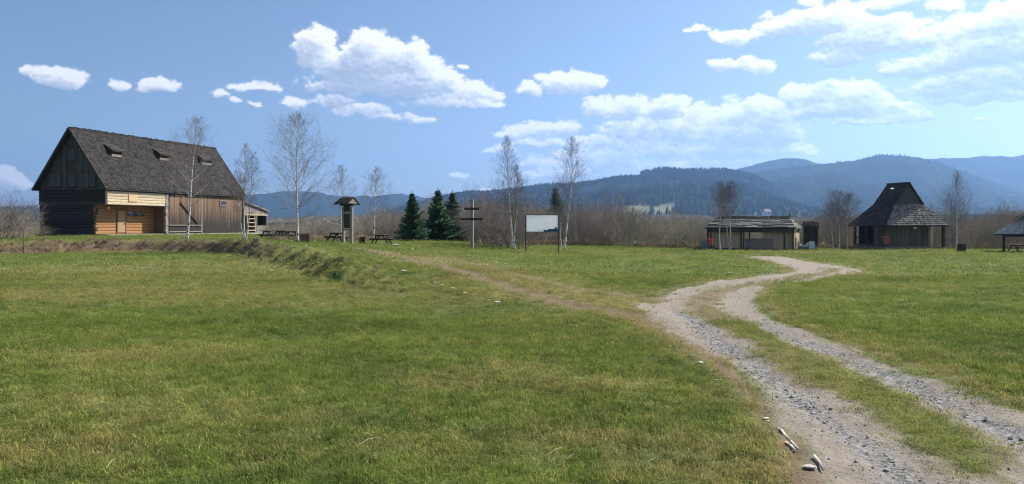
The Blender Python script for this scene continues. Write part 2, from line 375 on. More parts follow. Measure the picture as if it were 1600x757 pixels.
def boards(name, mat, parent, x0, x1, w, zf, y, th=.03, z0=0, gap=.012, axis='x', bat=0):
    """vertical boards, each its own object; zf(x) gives the top"""
    n = max(1, round((x1-x0)/w)); w = (x1-x0)/n; cache = {}
    for i in range(n):
        a = x0+i*w; c = a+w/2; zt0, zt1 = zf(a), zf(a+w); b0 = z0(c) if callable(z0) else z0
        if min(zt0, zt1)-b0 < .02: continue
        t = th*(1+.5*((i*7) % 3)/2); m = MB(); g = gap/2; e = w/2-g
        ys = (-t, 0)
        if axis == 'x': P = lambda u, yy, z: (u, yy, z)
        else: P = lambda u, yy, z: (yy, -u, z)
        vs = [P(-e, -t, 0), P(e, -t, 0), P(e, 0, 0), P(-e, 0, 0), P(-e, -t, zt0-b0), P(e, -t, zt1-b0), P(e, 0, zt1-b0), P(-e, 0, zt0-b0)]
        m.add(vs, [(0, 3, 2, 1), (4, 5, 6, 7), (0, 1, 5, 4), (1, 2, 6, 5), (2, 3, 7, 6), (3, 0, 4, 7)])
        key = (round(zt0-b0, 3), round(zt1-b0, 3), round(t, 4))
        if key not in cache: cache[key] = m.mesh(name, mat)
        part(name, cache[key], parent, (c, y, b0) if axis == 'x' else (y, c, b0))
def logs(name, mat, parent, p0, p1, z0, z1, n, r=None, ex=.0, inward=(0, 1)):
    """horizontal squared logs stacked between two ground points; one mesh shared"""
    h = (z1-z0)/n; L = math.hypot(p1[0]-p0[0], p1[1]-p0[1]); m = MB(); t = .12; b = h*.18
    pr = [(-t, b), (-t, h-b), (-t+.04, h-.008), (t, h-.008), (t, .0), (-t+.04, 0)]
    m.slab([(0-ex, y, z) for y, z in pr], (L+2*ex, 0, 0)); me = m.mesh(name, mat)
    a = math.atan2(p1[1]-p0[1], p1[0]-p0[0])
    for i in range(n):
        part(name, me, parent, (p0[0], p0[1], z0+i*h), rot=(rnd.uniform(-.01, .01), 0, a))

class Frame:
    """a building's own axes; solve() reads a photo pixel on one of its vertical planes"""
    def __init__(s, o, th): s.o = Vector(o); s.th = th; s.x = Vector((math.cos(th), math.sin(th), 0)); s.y = Vector((-math.sin(th), math.cos(th), 0))
    def _ray(s, px, py, n, c):
        d = Vector(((px-800)/F, 1, -(py-HY)/F)); o = Vector((0, 0, EYE)); t = (c-(o-s.o).dot(n))/d.dot(n); p = o+d*t-s.o
        return p.dot(s.x), p.dot(s.y), p.z
    def py(s, px, py, y0=0): a = s._ray(px, py, s.y, y0); return a[0], a[2]
    def px(s, px, py, x0=0): a = s._ray(px, py, s.x, x0); return a[1], a[2]

def roof_shingles(name, mat, parent, A, B, C, D, course, w, th=.03, jit=.03, base=.02, seed=1, label=None, keep=None, twk=.5):
    """shingles laid on the quad A(eave start) B(eave end) C(ridge end) D(ridge start); each one a thin wedge, staggered"""
    r = random.Random(seed); A, B, C, D = map(Vector, (A, B, C, D)); m = MB()
    nrm = (B-A).cross(D-A).normalized(); n = max(2, int(((D-A).length)/course)); ov = 1.55
    for i in range(n):
        t0 = i/n; t1 = min(1.0, (i+ov)/n)
        L0 = A.lerp(D, t0); R0 = B.lerp(C, t0); L1 = A.lerp(D, t1); R1 = B.lerp(C, t1)
        wid = (R0-L0).length
        k = max(1, int(wid/w)); off = r.random()*.6
        edges = [0]; 
        for j in range(k):
            edges.append((j+1+(r.random()-.5)*.5 if j < k-1 else k)/k)
        for j in range(k):
            if keep and not keep((edges[j]+edges[j+1])/2, t0): continue
            if r.random() < .012: continue
            a, b = edges[j]+.005/wid, edges[j+1]-.005/wid
            q0 = L0.lerp(R0, a); q1 = L0.lerp(R0, b); q2 = L1.lerp(R1, b); q3 = L1.lerp(R1, a)
            up = (q3-q0).normalized(); dj = (r.random()-.5)*jit; lift = base+th+r.random()*th*.7; tw = (r.random()-.5)*th*twk
            q0 = q0-up*dj; q1 = q1-up*dj; m.t = r.random()
            m.add([q0+nrm*(lift+tw), q1+nrm*(lift-tw), q2+nrm*base, q3+nrm*base, q0+nrm*(lift-th+tw), q1+nrm*(lift-th-tw)],
                  [(0, 1, 2, 3), (4, 5, 1, 0), (4, 0, 3), (1, 5, 2)])
    return m.build(name, mat, parent, kind='stuff', label=label)

# ------------------------------------------------------------------ scatter through geometry nodes
def scatter(name, P, rot, scl, idx, srcs, extra=None, **kw):
    me = bpy.data.meshes.new(name); me.vertices.add(len(P)); me.vertices.foreach_set('co', np.asarray(P, float).ravel())
    for nm, ty, k, dat in (('rot', 'FLOAT_VECTOR', 'vector', rot), ('scl', 'FLOAT_VECTOR', 'vector', scl), ('idx', 'INT', 'value', idx)):
        a = me.attributes.new(nm, ty, 'POINT'); a.data.foreach_set(k, np.asarray(dat).ravel())
    for nm, dat in (extra or {}).items():
        a = me.attributes.new(nm, 'FLOAT', 'POINT'); a.data.foreach_set('value', np.asarray(dat, float).ravel())
    o = bpy.data.objects.new(name, me); link(o, **kw)
    c = bpy.data.collections.new(name+'_pieces')
    for i, s in enumerate(srcs):
        so_ = bpy.data.objects.new('%s_piece' % name, s); c.objects.link(so_); so_.name = '%s_piece_%02d' % (name, i)
    ng = bpy.data.node_groups.new(name, 'GeometryNodeTree')
    ng.interface.new_socket('Geometry', in_out='INPUT', socket_type='NodeSocketGeometry'); ng.interface.new_socket('Geometry', in_out='OUTPUT', socket_type='NodeSocketGeometry')
    ns, ln = ng.nodes, ng.links; gi = ns.new('NodeGroupInput'); go = ns.new('NodeGroupOutput')
    ip = ns.new('GeometryNodeInstanceOnPoints'); ci = ns.new('GeometryNodeCollectionInfo'); ci.inputs['Collection'].default_value = c
    ci.inputs['Separate Children'].default_value = True; ci.inputs['Reset Children'].default_value = True
    ip.inputs['Pick Instance'].default_value = True
    def na(nm, dt): a = ns.new('GeometryNodeInputNamedAttribute'); a.data_type = dt; a.inputs['Name'].default_value = nm; return a.outputs[0]
    ln.new(gi.outputs[0], ip.inputs['Points']); ln.new(ci.outputs[0], ip.inputs['Instance']); ln.new(na('idx', 'INT'), ip.inputs['Instance Index'])
    e2r = ns.new('FunctionNodeEulerToRotation'); ln.new(na('rot', 'FLOAT_VECTOR'), e2r.inputs[0]); ln.new(e2r.outputs[0], ip.inputs['Rotation'])
    ln.new(na('scl', 'FLOAT_VECTOR'), ip.inputs['Scale']); ln.new(ip.outputs[0], go.inputs[0])
    md = o.modifiers.new('scatter', 'NODES'); md.node_group = ng
    return o

# ================================================================== GROUND
def W2(pts): return [G(*p)[:2] for p in pts]
ROAD = W2([(1215, 900), (1246, 757), (1240, 705), (1200, 646), (1158, 595), (1125, 562), (1080, 538), (1045, 518), (1010, 495), (985, 470), (1030, 468), (1040, 452), (1120, 437.5), (1180, 431.5), (1237, 425),
           (1236, 419), (1200, 408), (1165, 402.3), (1175, 400.5), (1225, 401.3), (1290, 412), (1352, 420.5), (1345, 427), (1270, 439), (1205, 447), (1188, 458), (1188, 472), (1205, 487), (1240, 503),
           (1337, 541), (1439, 576), (1524, 608), (1640, 655), (1900, 760), (2200, 900)])
STRIP = W2([(1112, 488), (1128, 486), (1152, 498), (1180, 515), (1290, 560), (1388, 598), (1439, 626), (1510, 665), (1580, 712), (1560, 745), (1500, 738), (1456, 717), (1405, 683), (1338, 636), (1253, 588), (1185, 540), (1140, 512), (1118, 497)])
RUT1 = W2([(1130, 560), (1060, 515), (1000, 494), (940, 481), (860, 463), (780, 441), (700, 419), (640, 405), (560, 388)])
RUT2 = W2([(1040, 470), (960, 456), (900, 449), (850, 438), (800, 426), (740, 413), (675, 405)])
RUTE = W2([(1120, 562), (1175, 615), (1220, 668), (1262, 735), (1275, 830)])
MIDL = W2([(1125, 495), (1095, 478), (1104, 462), (1140, 451), (1190, 444), (1240, 436), (1285, 427), (1305, 420)])
FAN = W2([(1090, 470), (1060, 485), (1000, 480), (900, 458), (800, 432), (700, 412), (660, 404)])
GRIT = [W2([(1060, 480), (1100, 510), (1130, 535), (1180, 570), (1250, 625), (1330, 680), (1400, 730), (1450, 790)]), W2([(1180, 500), (1240, 525), (1330, 560), (1420, 600), (1520, 645), (1620, 690)]), W2([(1240, 422), (1290, 420)])]
DRYP = [((300, 462), 9, 2.5, .6), ((520, 452), 3, 2.2, .8), ((80, 700), 1.6, .8, .6), ((350, 660), 1.5, .5, .6), ((1020, 700), .9, .35, .7), ((880, 690), .6, .3, .7), ((780, 585), .8, .6, .5), ((600, 455), 3, 2.5, .6), ((150, 640), 2, .8, .5), ((1110, 740), .9, .3, .7), ((560, 735), .6, .25, .5), ((200, 425), 12, 5, .5), ((120, 470), 6, 2, .5), ((450, 475), 2.5, 1.5, .6), ((700, 600), 1, .5, .5), ((950, 610), .8, .4, .6), ((260, 560), 2, .8, .5), ((420, 720), .7, .3, .6), ((700, 700), .8, .4, .5), ((900, 400), 9, 6, .25), ((1300, 395), 20, 6, .3)]
DRYP = [(G(*p)[:2], a, b, s) for p, a, b, s in DRYP]
def masks(X, Y):
    d = sdf(X, Y, ROAD); ds = sdf(X, Y, STRIP)
    wn_ = (fbm(X*.9, Y*.9, 3, 21)-.5)*.5
    gravel = np.clip((d+.10+wn_*.6)/.45, 0, 1); strip = np.clip((ds+.25+wn_)/.5, 0, 1)
    gravel = gravel*(1-strip)
    mid, _ = seg_dist(X, Y, MIDL); mid = np.clip(1-(mid+wn_*.5)/.6, 0, 1)**.7*.72; gravel = gravel*(1-mid)
    def line(p, w): q, _ = seg_dist(X, Y, p); return np.clip(1-(q+wn_*.5)/w, 0, 1)
    dirt = np.maximum.reduce([line(RUT1, .7)*1.05, line(RUT2, .5)*.9, line(RUTE, .13)*1.2, np.exp(-((d+.05)/.15)**2)*.55, np.exp(-((ds)/.25)**2)*.55, mid*1.2])
    moss = np.maximum(line(FAN, 1.9)*.9*sm((25-Y)/14), strip*np.clip((ds+.1)/.5, 0, 1)*.95)
    dry = np.zeros(X.shape)
    for (cx, cy), a, b, s in DRYP: dry = np.maximum(dry, .68*s*np.exp(-(((X-cx)/a)**2+((Y-cy)/b)**2)))
    dry = dry + np.maximum(dirt*.8, line(FAN, 2.6)*.9)*.6 + .25*np.exp(-(d/.5)**2)*(d < 0)
    sd = bank_sd(X, Y); az = 800+F*X/np.maximum(Y, 1)
    bank = np.exp(-((sd-.75)/.85)**2)*np.interp(az, [300, 400, 480, 560], [.85, .55, .25, 0])
    dry = dry + .6*np.exp(-((sd-.7)/1.3)**2)*np.interp(az, [340, 420, 560], [1, .45, 0])
    grit = np.maximum.reduce([line(g, .36) for g in GRIT])
    return dict(gravel=gravel, dirt=np.clip(dirt, 0, 1), moss=np.clip(moss, 0, 1), dry=np.clip(dry, 0, 1), bank=bank, grit=grit)

def make_ground():
    az = np.concatenate([np.arange(-180, -42, 6.0), np.arange(-42, 42, .2), np.arange(42, 180, 6.0)])
    rr = np.concatenate([np.geomspace(1.2, 110, 470), np.geomspace(125, 10500, 26)])
    A, RR = np.meshgrid(R(1)*az, rr); X = RR*np.sin(A); Y = RR*np.cos(A)
    Z = H(X, Y); mk = masks(X, Y)
    rutd, _ = seg_dist(X, Y, RUT1); Z -= .03*np.exp(-(rutd/.35)**2)
    Z -= .02*mk['gravel'] + .03*mk['grit']
    na, nr = len(az), len(rr)
    V = np.stack([X, Y, Z], -1).reshape(-1, 3); V = np.vstack([V, [[0, 0, float(Z[0].mean())]]])
    i = np.arange(nr-1)[:, None]*na; j = np.arange(na)[None, :]; j2 = (j+1) % na
    Q = np.stack([i+j, i+na+j, i+na+j2, i+j2], -1).reshape(-1, 4)
    T = np.stack([np.full(na, len(V)-1), np.arange(na), (np.arange(na)+1) % na], -1)
    me = bpy.data.meshes.new('ground'); nq, nt = len(Q), len(T)
    me.vertices.add(len(V)); me.vertices.foreach_set('co', V.ravel())
    me.loops.add(nq*4+nt*3); me.loops.foreach_set('vertex_index', np.concatenate([Q.ravel(), T.ravel()]).astype(np.int32))
    me.polygons.add(nq+nt); me.polygons.foreach_set('loop_start', np.concatenate([np.arange(nq)*4, nq*4+np.arange(nt)*3]).astype(np.int32))
    me.update(calc_edges=True); me.polygons.foreach_set('use_smooth', [True]*(nq+nt))
    for k, v in mk.items():
        a = me.attributes.new(k, 'FLOAT', 'POINT'); a.data.foreach_set('value', np.append(v.ravel(), 0).astype(np.float32))
    me.materials.append(ground_mat()); me.validate()
    o = bpy.data.objects.new('ground', me); link(o, kind='structure')
make_ground()

# ------------------------------------------------------------------ grass tufts
def tuft(seed, n, rad, h, w, bend=.5):
    r = random.Random(seed); m = MB()
    for _ in range(n):
        a = r.uniform(0, 6.283); d = rad*math.sqrt(r.random()); x, y = d*math.cos(a), d*math.sin(a)
        t = r.uniform(0, 6.283); hh = h*r.uniform(.45, 1.15); b = bend*hh*r.uniform(.3, 1.4); ww = w*r.uniform(.7, 1.3)
        dx, dy = math.cos(t), math.sin(t); ox, oy = -dy*ww/2, dx*ww/2
        m.add([(x-ox, y-oy, -.01), (x+ox, y+oy, -.01), (x+ox*.8+dx*b*.35, y+oy*.8+dy*b*.35, hh*.75), (x-ox*.8+dx*b*.35, y-oy*.8+dy*b*.35, hh*.75), (x+dx*b, y+dy*b, hh)],
              [(0, 1, 2, 3), (3, 2, 4)])
    return m
MAT_BLADE = blade_mat('grass_blade', 1.5); MAT_BLADE_DRY = blade_mat('dry_blade', 1.5, .55)
near_src = [tuft(i, 84, .15, .026, .0042, 1.9).mesh('grass_tuft', MAT_BLADE) for i in range(4)] + [tuft(20+i, 70, .15, .024, .0040, 2.2).mesh('grass_tuft', MAT_BLADE_DRY) for i in range(2)]
far_src = [tuft(40+i, 40, .32, .055, .014, 1.3).mesh('grass_clump', MAT_BLADE) for i in range(3)] + [tuft(60+i, 40, .32, .05, .013, 1.6).mesh('grass_clump', MAT_BLADE_DRY) for i in range(2)]
STICKS = [G(*p)[:2] for p in [(1197, 650), (1199, 656), (1214, 668), (1222, 675), (1230, 685), (1238, 694), (1244, 704), (1229, 697), (1238, 706), (1255, 728), (1265, 735), (1274, 742), (1272, 718), (1280, 728), (1287, 740), (1225, 690), (1262, 742)]]
def grass(name, y0, y1, dens, srcs, nd, s0, s1, seed):
    g = np.random.default_rng(seed); area = .5*2*.74*(y1*y1-y0*y0); n = int(area*dens)
    Y = np.sqrt(g.random(n)*(y1*y1-y0*y0)+y0*y0); X = (g.random(n)*2-1)*.74*Y
    mk = masks(X, Y)
    bare = np.maximum.reduce([mk['gravel']*1.3, mk['dirt']*1.0, mk['moss']*.72, mk['bank']*.75])
    keep = g.random(n) > np.clip(bare, 0, 1.0)
    dens_n = fbm(X*.7, Y*.7, 3, 44); keep &= g.random(n) < np.clip(.45+1.1*dens_n, 0, 1)
    for a_, b_ in STICKS: keep &= np.hypot(X-a_, Y-b_) > .13
    X, Y = X[keep], Y[keep]; mk = {k: v[keep] for k, v in mk.items()}; n = len(X)
    Z = H(X, Y) - .02*mk['gravel']
    dry = mk['dry']; pd = np.clip(.12+dry*.5, 0, .85)
    isd = g.random(n) < pd; idx = np.where(isd, len(srcs)-nd+g.integers(0, nd, n), g.integers(0, len(srcs)-nd, n))
    hs = g.uniform(s0, s1, n)*(.55+.95*fbm(X*1.1+9, Y*1.1, 3, 61))*(1-.55*np.maximum(mk['moss'], mk['dirt']))
    sc = np.stack([g.uniform(.85, 1.25, n), g.uniform(.85, 1.25, n), hs], -1)
    rot = np.stack([g.normal(0, .25, n), g.normal(0, .25, n), g.uniform(0, 6.28, n)], -1)
    scatter(name, np.stack([X, Y, Z], -1), rot, sc, idx.astype(np.int32), srcs, dict(dry=dry), kind='stuff',
            label=None)
grass('meadow_grass', 3.6, 14, 125, near_src, 2, .7, 1.35, 1)
grass('short_grass', 13, 27, 42, near_src, 2, 1.0, 1.8, 2)
grass('field_grass', 24, 90, 6.0, far_src, 2, .6, 1.2, 3)

# gravel stones on the track
def pebble(seed, mat):
    r = random.Random(seed); bm = bmesh.new(); bmesh.ops.create_icosphere(bm, subdivisions=1, radius=1)
    for v in bm.verts: v.co *= r.uniform(.75, 1.2); v.co.z *= .6
    me = bpy.data.meshes.new('pebble'); bm.to_mesh(me); bm.free(); me.materials.append(mat); return me
pm = [plain('pebble_grey', (.23, .222, .215), .85), plain('pebble_pale', (.40, .36, .31), .85), plain('pebble_dark', (.10, .095, .085), .85)]
pebs = [pebble(i, pm[(0, 1, 2, 0, 1, 0)[i]]) for i in range(6)]
def stones_scatter():
    g = np.random.default_rng(5); Ps = []
    n = 120000; Y = np.sqrt(g.random(n)*(26**2-3.6**2)+3.6**2); X = g.uniform(-.02, .80, n)*Y
    mk = masks(X, Y); p = mk['gravel']*(.26+.45*mk['grit']); k = g.random(n) < p
    X, Y = X[k], Y[k]; n = len(X); grt = mk['grit'][k]
    s = .0048*np.exp(g.normal(0, .45, n))*(1+.25*grt); s = np.minimum(s, .026)
    Z = H(X, Y)-.02*mk['gravel'][k]-.03*grt+s*.25
    idx = g.integers(0, 6, n); idx = np.where((grt > .2) & (g.random(n) < .5), 0, idx)
    rot = g.uniform(0, 6.28, (n, 3))*[.15, .15, 1]; sc = s[:, None]*g.uniform(.7, 1.4, (n, 3))
    scatter('gravel', np.stack([X, Y, Z], -1), rot, sc, idx.astype(np.int32), pebs, kind='stuff')
stones_scatter()

# ------------------------------------------------------------------ single stones and straws
def stone_mesh(seed, sx, sy, sz):
    r = random.Random(seed); bm = bmesh.new(); bmesh.ops.create_icosphere(bm, subdivisions=2, radius=1)
    o = [r.uniform(-9, 9) for _ in range(3)]
    from mathutils import noise as mn
    for v in bm.verts:
        k = 1+.35*mn.noise(v.co*1.3+Vector(o)); v.co = Vector((v.co.x*sx*k, v.co.y*sy*k, v.co.z*sz*k))
    me = bpy.data.meshes.new('stone'); bm.to_mesh(me); bm.free(); return me
SM = []
for i in range(6):
    me = stone_mesh(i, 1, .7, .5); me.materials.append(M['stone_dark'] if i == 5 else M['stone']); SM.append(me)
def stone(px, py, wpx, label, group=None, k=None, name='stone', flat=.6):
    x, y, z = G(px, py); s = wpx/F*y/2; o = bpy.data.objects.new(name, SM[rnd.randrange(5) if k is None else k])
    o.location = (x, y, z+s*.2); o.scale = (s, s*rnd.uniform(.8, 1.2), s*flat*rnd.uniform(.8, 1.3)); o.rotation_euler = (0, 0, rnd.uniform(-.6, .6)); link(o, label=label, cat='stone', group=group)
for px, py, w in [(644, 390, 6), (690, 396, 5), (730, 401, 5), (759, 407, 7), (775, 410.6, 6), (790, 414.5, 6), (815, 418, 8), (836, 420, 9), (860, 423, 9), (876, 428.5, 8), (901, 431, 5)]:
    stone(px, py, w, 'small pale stone in the row edging the far side of the old grassy track', 'stones along the far edge of the grassy track')
stone(618, 386, 16, 'broad pale stone in the grass just right of the picnic table in the open')
stone(918, 438, 9, 'white stone at the near end of the far row of track stones')
for px, py, w in [(455, 378, 6), (478, 386, 7), (500, 391, 8), (528, 400, 6), (561, 406, 9), (631, 427, 11), (657, 432, 8), (680, 441, 8), (707, 451, 8), (740, 459.4, 9), (764, 467.5, 9)]:
    stone(px, py, w, 'pale stone in the row edging the near side of the old grassy track', 'stones along the near edge of the grassy track')
stone(589, 416, 14, 'dark grey stone in the near row, beside the start of the brown rut', k=5); stone(615, 422, 10, 'dark stone in the near row of track stones, right after the dark grey one', k=5)
stone(690, 446, 9, 'white stone set proud in the middle of the near row of track stones', k=1); stone(727, 457, 11, 'bluish white stone in the near row of track stones', k=2)
stone(777, 471.5, 12, 'flat pale stone that ends the near row of track stones', k=3)
stone(1197, 422, 7, 'lone white stone in the grass left of the far bend of the track'); stone(1140, 428, 9, 'low white stone in the grass above the fork of the track')
stone(1045, 540, 9, 'upper of two small white stones at the grass edge left of the gravel'); stone(1046, 545, 6, 'lower of two small white stones at the grass edge left of the gravel')
stone(1080, 560, 14, 'flat grey stone in long grass left of the gravel track', k=5, flat=.5); stone(1093, 570, 16, 'mossy grey stone with white chips, in grass by the gravel track', k=0, flat=.8)
stone(1110, 578, 6, 'tiny white stone in grass left of the gravel track'); stone(1122, 593, 12, 'thin white stone sliver in the grass left of the gravel', flat=.3)
stone(1197, 650, 11, 'narrow pale stone at the lower grass edge of the gravel track', flat=.35); stone(1199, 655, 8, 'round pale stone just below the narrow one at the gravel edge', flat=.5)
stone(1265, 733, 24, 'flat whitish oval stone at the corner of grass and gravel nearest the camera', k=2, flat=.45)
def root(pts, w, label):
    P = []
    for px, py in pts:
        x, y, z = G(px, py); P.append((x, y, z+.004))
    o = Vector(P[0]); m = MB(); n = len(P); ww = w/F*P[0][1]/2
    m.tube([Vector(p)-o for p in P], [ww*(.55 if i in (0, n-1) else .9) for i in range(n)], 7)
    for i in range(len(m.v)): m.v[i] = (m.v[i][0]+rnd.uniform(-.004, .004), m.v[i][1], m.v[i][2]*.7+rnd.uniform(-.003, .003))
    ob = m.build('stone', M['stone'], None, smooth=True, label=label, cat='stone'); ob.location = o
root([(1214, 667), (1221, 670), (1226, 679), (1236, 690)], 6, 'long curved whitish stone curb piece between grass and gravel')
root([(1236, 692), (1241, 699), (1246, 706)], 6, 'short curb piece continuing the long curved stone at the gravel edge')
root([(1227, 695), (1234, 701), (1243, 709)], 7, 'straight pale finger-shaped stone lying left of the curb piece')
root([(1272, 717), (1279, 726), (1287, 738)], 6, 'thin pale finger-shaped stone lying on the gravel beside the oval stone')
M['straw'] = plain('dry_straw', (.34, .29, .19), .8)
for k, (a, b) in enumerate([((855, 722), (880, 710)), ((165, 745), (180, 732)), ((560, 712), (590, 700)), ((880, 728), (898, 720)), ((245, 722), (254, 716)), ((100, 660), (112, 655)), ((1005, 735), (1030, 728)), ((935, 660), (950, 652)), ((1075, 722), (1095, 727))]):
    x0, y0, z0 = G(*a); x1, y1, z1 = G(*b); m = MB(); m.tube([(0, 0, .03), ((x1-x0)*.5, (y1-y0)*.5, .045), (x1-x0, y1-y0, .05+z1-z0)], [.002, .0024, .0012], 5)
    m.build('straw', M['straw'], None, label='dry bleached straw lying across the short grass of the near field', cat='straw', group='straws lying on the near field').location = (x0, y0, z0)

# ================================================================== BARN
ax, ay, az_ = G(167, 369); BD = 72.0
A0 = Vector(((167-800)/F*BD, BD, EYE-(369-HY)*BD/F))
uv = Vector(((1165-800)/F, 1, 0)).normalized(); TH = math.atan2(uv.y, uv.x); FB = Frame(A0, TH)
barn = empty('log_barn', A0, TH, label='big dark timber barn with steep shingled roof and lit log porch at the left', cat='barn')
L = FB.py(378.5, 365)[0]; Wd = FB.px(61.7, 366)[0]; ZE = FB.py(168, 297.5)[1]
PY = FB.px(149.5, 366)[0]                                  # porch depth
PX = FB.py(257.5, 368)[0]; ZP = FB.py(168, 320)[1]         # porch end, underside of the upper storey
OV = .35; rx0 = -.45; rx1 = L+.35
ZR = FB.px(108.5, 199, rx0)[1]; ZV = FB.py(165.6, 293.6, -OV)[1]
RY = Wd/2; slope = (ZR-ZV)/(RY+OV)
print('BARN L %.2f W %.2f ZE %.2f PY %.2f PX %.2f ZP %.2f ZR %.2f ZV %.2f z0 %.2f ground %.2f' % (L, Wd, ZE, PY, PX, ZP, ZR, ZV, A0.z, hz(A0.x, A0.y)))
roofz = lambda y: ZV+slope*(y+OV) if y < RY else ZR-slope*(y-RY)
FL = .14
# plinths
MB().box(PX+.25, L, -.06, .18, -.5, .12).build('plinth', M['concrete'], barn)
MB().box(.03, .2, PY, Wd, -.5, .10).build('plinth', M['concrete'], barn)
MB().box(.2, L-.1, Wd-.25, Wd-.02, -.5, ZE).build('rear_wall', M['dark_log'], barn)
MB().box(L-.2, L-.04, .1, Wd-.26, -.5, ZE).build('end_wall', M['dark_log'], barn)
# gable wall: stacked dark logs, the lower run stops at the porch
nl = 9; logs('log', M['dark_log'], barn, (.12, Wd), (.12, PY), .10, ZP, nl)
logs('log', M['dark_log'], barn, (.12, Wd), (.12, 0), ZP, ZE+.05, 4, ex=.08)
zg = FB.px(110, 292.5, -.02)[1]
MB().box(-.12, .0, -.05, Wd+.05, ZE+.05, ZE+.13).build('ledge', M['gable_board'], barn)
boards('gable_board', M['gable_board'], barn, .12, Wd-.12, .22, lambda y: roofz(y)-.22, .03, z0=ZE+.13, axis='y')
def window(px0, px1, py0, py1, parent, fr, plane_x=-.05, shutter=True):
    y1, zb = FB.px(px0, py1, plane_x); y0, zt = FB.px(px1, py0, plane_x)
    f = MB()
    t = .07
    for a, b, c, d in ((y0, y1, zt-t, zt), (y0, y1, zb, zb+t), (y0, y0+t, zb+t, zt-t), (y1-t, y1, zb+t, zt-t)): f.box(plane_x-.05, plane_x+.04, a, b, c, d)
    o = f.build('window', fr, parent)
    MB().box(plane_x-.01, plane_x+.01, y0+t, y1-t, zb+t, zt-t).build('pane', M['glass'], o)
    m = (y0+y1)/2; MB().box(plane_x-.03, plane_x-.015, m-.02, m+.02, zb+t, zt-t).build('glazing_bar', fr, o)
    MB().box(plane_x-.09, plane_x+.03, y0-.05, y1+.05, zb-.07, zb).build('sill', M['dark_wood'], o)
z1x = lambda x: x*.3039; z1y = lambda y: 170+y*.3039
for x0, x1, y0, y1 in ((256, 281, 342, 400), (285, 310, 342, 400), (356, 384, 342, 400), (428, 456, 340, 400), (462, 488, 340, 400), (350, 382, 210, 266)):
    window(z1x(x0), z1x(x1), z1y(y0), z1y(y1), barn, M['old_frame'])
# porch
MB().box(.05, PX, -.05, PY+.1, 0.0, FL).build('porch_floor', M['grey_wood'], barn)
MB().box(-.02, 5.3, -.32, -.06, -.1, .06).build('step', M['light_wood'], barn)
logs('log', M['fresh_log'], barn, (.0, PY+.12), (PX, PY+.12), FL, ZP, 9)
MB().box(PX-.03, PX+.09, .12, PY+.2, FL, ZP).build('porch_end_wall', M['brown_wood'], barn)
MB().box(.0, PX+.2, .06, PY+.24, ZP, ZP+.07).build('porch_ceiling', M['brown_wood'], barn)
def on_wall(px0, px1, py0, py1, y0, t, name, mat, parent, lift=0):
    x0, zb = FB.py(px0, py1, y0); x1, _ = FB.py(px1, py1, y0); zt = FB.py(px0, py0, y0)[1]
    return MB().box(x0, x1, y0-t, y0, zb+lift, zt).build(name, mat, parent), (x0, x1, zb, zt)
z2x = lambda x: 140+x/7.569; z2y = lambda y: 280+y/7.569
d_, (dx0, dx1, dzb, dzt) = on_wall(z2x(331), z2x(420), z2y(372), z2y(632), PY, .05, 'door', M['door_wood'], barn)
for a, b in ((dx0-.12, dx0), (dx1, dx1+.12)): MB().box(a, b, PY-.08, PY, FL, dzt).build('frame', M['brown_wood'], d_)
MB().box(dx0-.12, dx1+.12, PY-.08, PY, dzt, dzt+.1).build('frame', M['brown_wood'], d_)
MB().box(dx1-.14, dx1-.10, PY-.10, PY-.05, 1.05, 1.2).build('handle', M['metal'], d_)
d_, (a0, a1, b0, b1) = on_wall(z2x(768), z2x(866), z2y(382), z2y(620), PY, .06, 'door', M['brown_wood'], barn)
MB().box(a0+.06, a0+.10, PY-.11, PY-.06, 1.05, 1.2).build('handle', M['metal'], d_)
s_, _b = on_wall(z2x(455), z2x(515), z2y(388), z2y(432), PY, .06, 'notice_board', M['dark_wood'], barn)
on_wall(z2x(458), z2x(512), z2y(406), z2y(430), PY-.065, .01, 'notice', M['blue_sign'], s_); on_wall(z2x(458), z2x(512), z2y(391), z2y(405), PY-.065, .01, 'notice', M['paper'], s_)
for a, b in ((530, 578), (602, 646)):
    w_, (x0, x1, zb, zt) = on_wall(z2x(a), z2x(b), z2y(388), z2y(442), PY, .05, 'window', M['dark_wood'], barn)
    MB().box(x0+.07, x1-.07, PY-.06, PY-.052, zb+.07, zt-.07).build('pane', M['glass'], w_)
    m = MB(); xc = (x0+x1)/2; rr_ = (x1-x0)*.30
    m.tube([(xc+rr_*math.cos(t), PY-.07, (zb+zt)/2+rr_*math.sin(t)) for t in np.linspace(-.3, 3.4, 9)], [.025]*9, 5); m.build('arched_trim', M['light_wood'], w_)
lx, lz = FB.py(z2x(215), z2y(340), PY); m = MB(); m.tube([(lx, PY-.02, lz), (lx, PY-.16, lz)], [.13, .10], 12); m.build('wall_lamp', M['white'], barn)
# upper front of the porch: pale logs and a hatch
logs('log', M['pale_log'], barn, (.0, .0), (PX, .0), ZP, ZE-.05, 5, ex=.05)
on_wall(z2x(460), z2x(563), z2y(182), z2y(266), -.125, .05, 'hatch', M['hatch_wood'], barn)
MB().box(.0, L, .06, .2, ZE-.05, ZE+.16).build('wall_plate', M['brown_wood'], barn)
# corner stack of log ends beside the porch
for i in range(13):
    h = (ZE-.05)/13; MB().box(PX-.02-.03*(i % 2), PX+.32, -.17+.02*(i % 3), .11, .02+i*h, .02+(i+1)*h-.015).build('log_end', M['grey_wood'], barn)
MB().box(PX+.33, PX+.62, .05, .12, .12, ZE).build('gap_shade_panel', M['dark_wood'], barn)  # dark panel standing in for the shade of the gap
